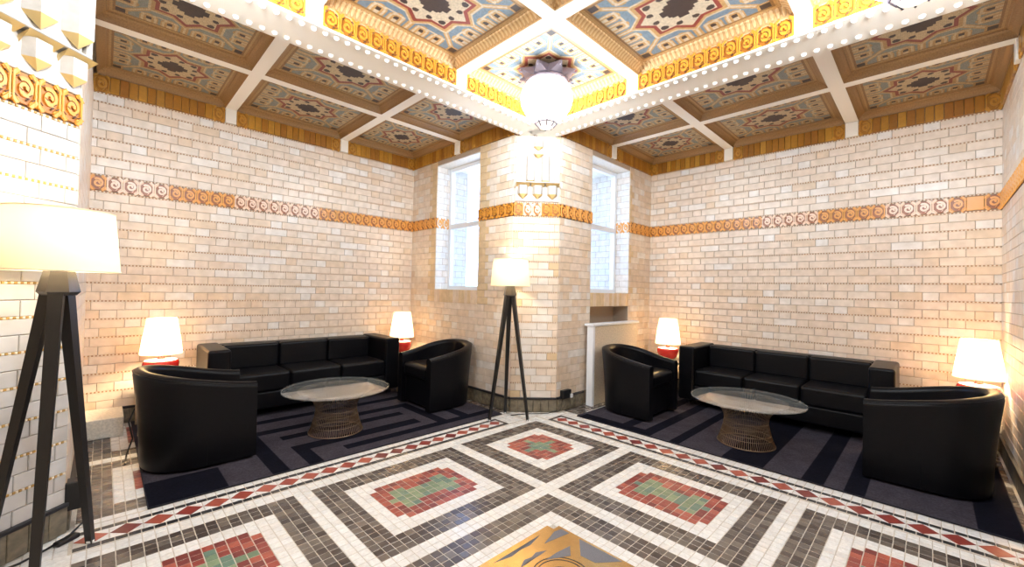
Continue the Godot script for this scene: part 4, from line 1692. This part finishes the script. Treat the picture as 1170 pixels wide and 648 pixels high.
func make_chandelier(label: String, at: Vector3) -> void:
	# at: on the ceiling panel; y measured downwards
	var t := thing("chandelier", label, "chandelier", at, 0.0, "globe chandeliers in the hall corners")
	# eight pointed crown of folded metal
	var st := new_st()
	for k in 8:
		var a := TAU * k / 8.0 + PI / 8
		var da := PI / 8.0
		var tip := Vector3(cos(a) * 0.235, -0.035, sin(a) * 0.235)
		var l0 := Vector3(cos(a - da) * 0.15, -0.03, sin(a - da) * 0.15)
		var r0 := Vector3(cos(a + da) * 0.15, -0.03, sin(a + da) * 0.15)
		var low := Vector3(cos(a) * 0.15, -0.10, sin(a) * 0.15)
		var l1 := Vector3(cos(a - da) * 0.155, -0.10, sin(a - da) * 0.155)
		var r1 := Vector3(cos(a + da) * 0.155, -0.10, sin(a + da) * 0.155)
		var out := Vector3(cos(a), -0.6, sin(a))
		flat_quad(st, tip, l0, l1, l1, out)
		flat_quad(st, tip, l1, low, low, out)
		flat_quad(st, tip, low, r1, r1, out)
		flat_quad(st, tip, r1, r0, r0, out)
		flat_quad(st, Vector3(0, -0.03, 0), l0, tip, r0, Vector3.UP)
	var crown := obj("crown", st, M.pewter, t)
	for k in 8:
		var a := TAU * k / 8.0 + PI / 8
		st = new_st()
		var p := []
		for q in 10:
			var b := q / 9.0 * TAU * 0.8
			p.append(Vector3(cos(a) * (0.225 + 0.014 * cos(b)), -0.05 - 0.014 * sin(b), sin(a) * (0.225 + 0.014 * cos(b))))
		add_tube(st, p, 0.006, 6)
		obj("scroll", st, M.pewter, crown)
	st = new_st()
	add_lathe(st, [Vector2(0.157, -0.095), Vector2(0.170, -0.10), Vector2(0.170, -0.112), Vector2(0.157, -0.118)], 48)
	obj("collar", st, M.pewter, t)
	# globe
	st = new_st()
	var pr := []
	for k in 23:
		var a: float = lerp(0.80, PI - 0.42, k / 22.0)
		pr.append(Vector2(sin(a) * 0.203, -0.232 + cos(a) * 0.185))
	add_lathe(st, pr, 48)
	var globe := obj("globe_light", st, M.glow_globe, t)
	# small dark beads in rows on the globe
	var bead := new_st()
	add_lathe(bead, [Vector2(0.0005, -0.004), Vector2(0.006, -0.003), Vector2(0.006, 0.003), Vector2(0.0005, 0.004)], 6)
	var bm := bead.commit()
	for row in [[1.75, 24], [2.15, 20], [1.35, 24]]:
		for k in row[1]:
			var b: float = TAU * (k + 0.5) / row[1]
			inst("bead", bm, M.pewter, Transform3D(Basis(), Vector3(cos(b) * sin(row[0]) * 0.2045, -0.232 + cos(row[0]) * 0.1865, sin(b) * sin(row[0]) * 0.2045)), globe)
	# lantern finial below
	st = new_st()
	add_lathe(st, [Vector2(0.078, -0.395), Vector2(0.082, -0.425), Vector2(0.055, -0.455), Vector2(0.02, -0.468), Vector2(0.0005, -0.47)], 8, Vector3.ZERO, true)
	var fin := obj("finial_lantern", st, M.glow_finial, t)
	for k in 8:
		var a := TAU * k / 8.0
		st = new_st()
		add_tube(st, [Vector3(cos(a) * 0.083, -0.388, sin(a) * 0.083), Vector3(cos(a) * 0.085, -0.426, sin(a) * 0.085), Vector3(cos(a) * 0.057, -0.457, sin(a) * 0.057)], 0.0055, 5)
		obj("finial_bar", st, M.pewter, fin)
	for y in [-0.394, -0.427]:
		st = new_st()
		var ring := []
		for k in 9:
			var a := TAU * k / 8.0
			ring.append(Vector3(cos(a) * 0.084, y, sin(a) * 0.084))
		add_tube(st, ring, 0.005, 5)
		obj("finial_ring", st, M.pewter, fin)
	omni(t, Vector3(0, -0.25, 0), CHANDELIER_ENERGY, Color(0.9, 0.95, 1.0), 0.16)

func build_lamps() -> void:
	var cy := 2.932
	make_chandelier("white globe chandelier with star crown, above the corner column", P(2.43, cy, 2.12))
	make_chandelier("white globe chandelier over the hall corner by the end wall", P(2.43, cy, 0.05))
	make_chandelier("white globe chandelier over the hall corner by the brick pier", P(0.34, cy, 2.12))
	make_chandelier("white globe chandelier over the hall corner away from the alcoves", P(0.34, cy, 0.05))
	make_floor_lamp("black tripod floor lamp with cream drum shade in front of the corner column", P(2.716, 0.0005, 2.771), [Vector2(-0.181, 0.05), Vector2(0.087, -0.18), Vector2(0.095, 0.13)])
	make_floor_lamp("black tripod floor lamp with cream drum shade in front of the brick pier", P(-0.131, 0.0005, 2.535), [Vector2(0.119, 0.162), Vector2(-0.026, -0.205), Vector2(-0.185, 0.06)])
	var lamps := [
		["red table lamp with glowing pleated shade near the low white ledge", P(0.375, 0.0095, 4.47), 0.33, 0.40, Vector3(-0.02, 0, 0.0)],
		["red table lamp with glowing pleated shade in the corner below the tall window", P(2.575, 0.0095, 4.47), 0.33, 0.42, Vector3(-0.015, 0, 0.02)],
		["red table lamp with glowing pleated shade between the radiator panel and a sofa arm", P(4.76, 0.0095, 2.17), 0.42, 0.38, Vector3(-0.01, 0, 0.0)],
		["red table lamp with glowing pleated shade in the corner of the short end wall", P(4.76, 0.0095, -0.14), 0.44, 0.38, Vector3(-0.01, 0, 0.125)],
	]
	var where := ["beside the low white ledge", "in the corner below the tall window", "between the radiator panel and a sofa", "in the corner of the short end wall"]
	for k in 4:
		var l: Array = lamps[k]
		make_side_table("pale wooden side table " + where[k], l[1], l[2], l[3])
		make_table_lamp(l[0], l[1] + Vector3(0, 0.4205, 0) + l[4])

# ---------------------------------------------------------------- small things
func build_small_things() -> void:
	# cream panel over the radiator niche
	var t := thing("radiator_panel", "cream painted radiator panel with a white ledge below the tall window", "panel", P(4.19, 0, VW - 0.078))
	var st := new_st()
	add_box(st, Vector3(-0.50, 0.0, -0.02), Vector3(0.42, 0.835, 0.035))
	obj("board", st, M.panel, t)
	st = new_st()
	add_box(st, Vector3(-0.535, 0.0, -0.025), Vector3(-0.50, 0.835, 0.05))
	obj("edge_post", st, M.frame_white, t)
	st = new_st()
	add_rbox(st, Vector3(-0.06, 0.848, 0.0), Vector3(0.98, 0.026, 0.11), 0.006)
	obj("ledge", st, M.frame_white, t)
	# low white ledge beside the first alcove's wall
	t = thing("low_ledge", "low white boxed ledge against the brick wall behind the tub chair", "ledge", P(0.02, 0, 4.59))
	st = new_st()
	add_rbox(st, Vector3(0, 0.075, 0), Vector3(0.24, 0.148, 0.38), 0.006)
	obj("box", st, M.white_paint, t)
	# sockets
	t = thing("plug_socket", "black double plug box with a white plug on the brick pier", "socket", P(-0.088, 0.165, 2.915))
	st = new_st()
	add_rbox(st, Vector3(0.012, 0.0, 0.0), Vector3(0.058, 0.135, 0.075), 0.008)
	obj("box", st, M.black_plastic, t)
	st = new_st()
	add_rbox(st, Vector3(0.05, 0.042, 0.012), Vector3(0.03, 0.05, 0.04), 0.006)
	obj("plug", st, M.white_plastic, t)
	t = thing("wall_socket", "small black wall socket with a white plug at the foot of the column", "socket", P(3.335, 0.165, VW - 0.03))
	st = new_st()
	add_rbox(st, Vector3.ZERO, Vector3(0.13, 0.085, 0.05), 0.008)
	obj("box", st, M.black_plastic, t)
	st = new_st()
	add_rbox(st, Vector3(0.06, -0.02, 0.02), Vector3(0.03, 0.04, 0.04), 0.006)
	obj("plug", st, M.white_plastic, t)
	# cables
	var c := thing("lamp_cable", "black lamp cable lying on the floor by the brick pier", "cable", P(-0.1, 0, 2.8))
	st = new_st()
	add_tube(st, [P(0.065, 0.09, 0.13), P(0.075, 0.07, 0.128), P(0.06, 0.02, 0.10), P(0.02, 0.006, 0.03), P(-0.05, 0.006, -0.06), P(-0.12, 0.006, -0.12), P(-0.2, 0.006, -0.15)], 0.0045, 6)
	obj("cord", st, M.black_plastic, c)
	st = new_st()
	add_rbox(st, Vector3(-0.01, 0.012, 0.03), Vector3(0.09, 0.022, 0.035), 0.008, Transform3D(Basis(Vector3.UP, 0.7), Vector3.ZERO))
	obj("inline_switch", st, M.black_plastic, c)
	var c2 := thing("charger_cable", "dark cables hanging behind the tub chair by the low white ledge", "cable", P(0.16, 0, 3.9))
	st = new_st()
	add_tube(st, [P(0.02, 0.30, 0.05), P(-0.01, 0.22, 0.02), P(0.01, 0.12, -0.05), P(-0.02, 0.03, -0.1), P(-0.03, 0.014, -0.25)], 0.005, 6)
	obj("cord", st, M.black_plastic, c2)
	var c3 := thing("column_cable", "thin dark cable at the foot of the corner column", "cable", P(2.85, 0, 2.75))
	st = new_st()
	add_tube(st, [P(0.45, 0.13, -0.17), P(0.42, 0.02, -0.17), P(0.25, 0.006, -0.14), P(0.12, 0.006, -0.04), P(0.02, 0.006, 0.02), P(-0.06, 0.006, 0.05)], 0.0035, 6)
	obj("cord", st, M.black_plastic, c3)
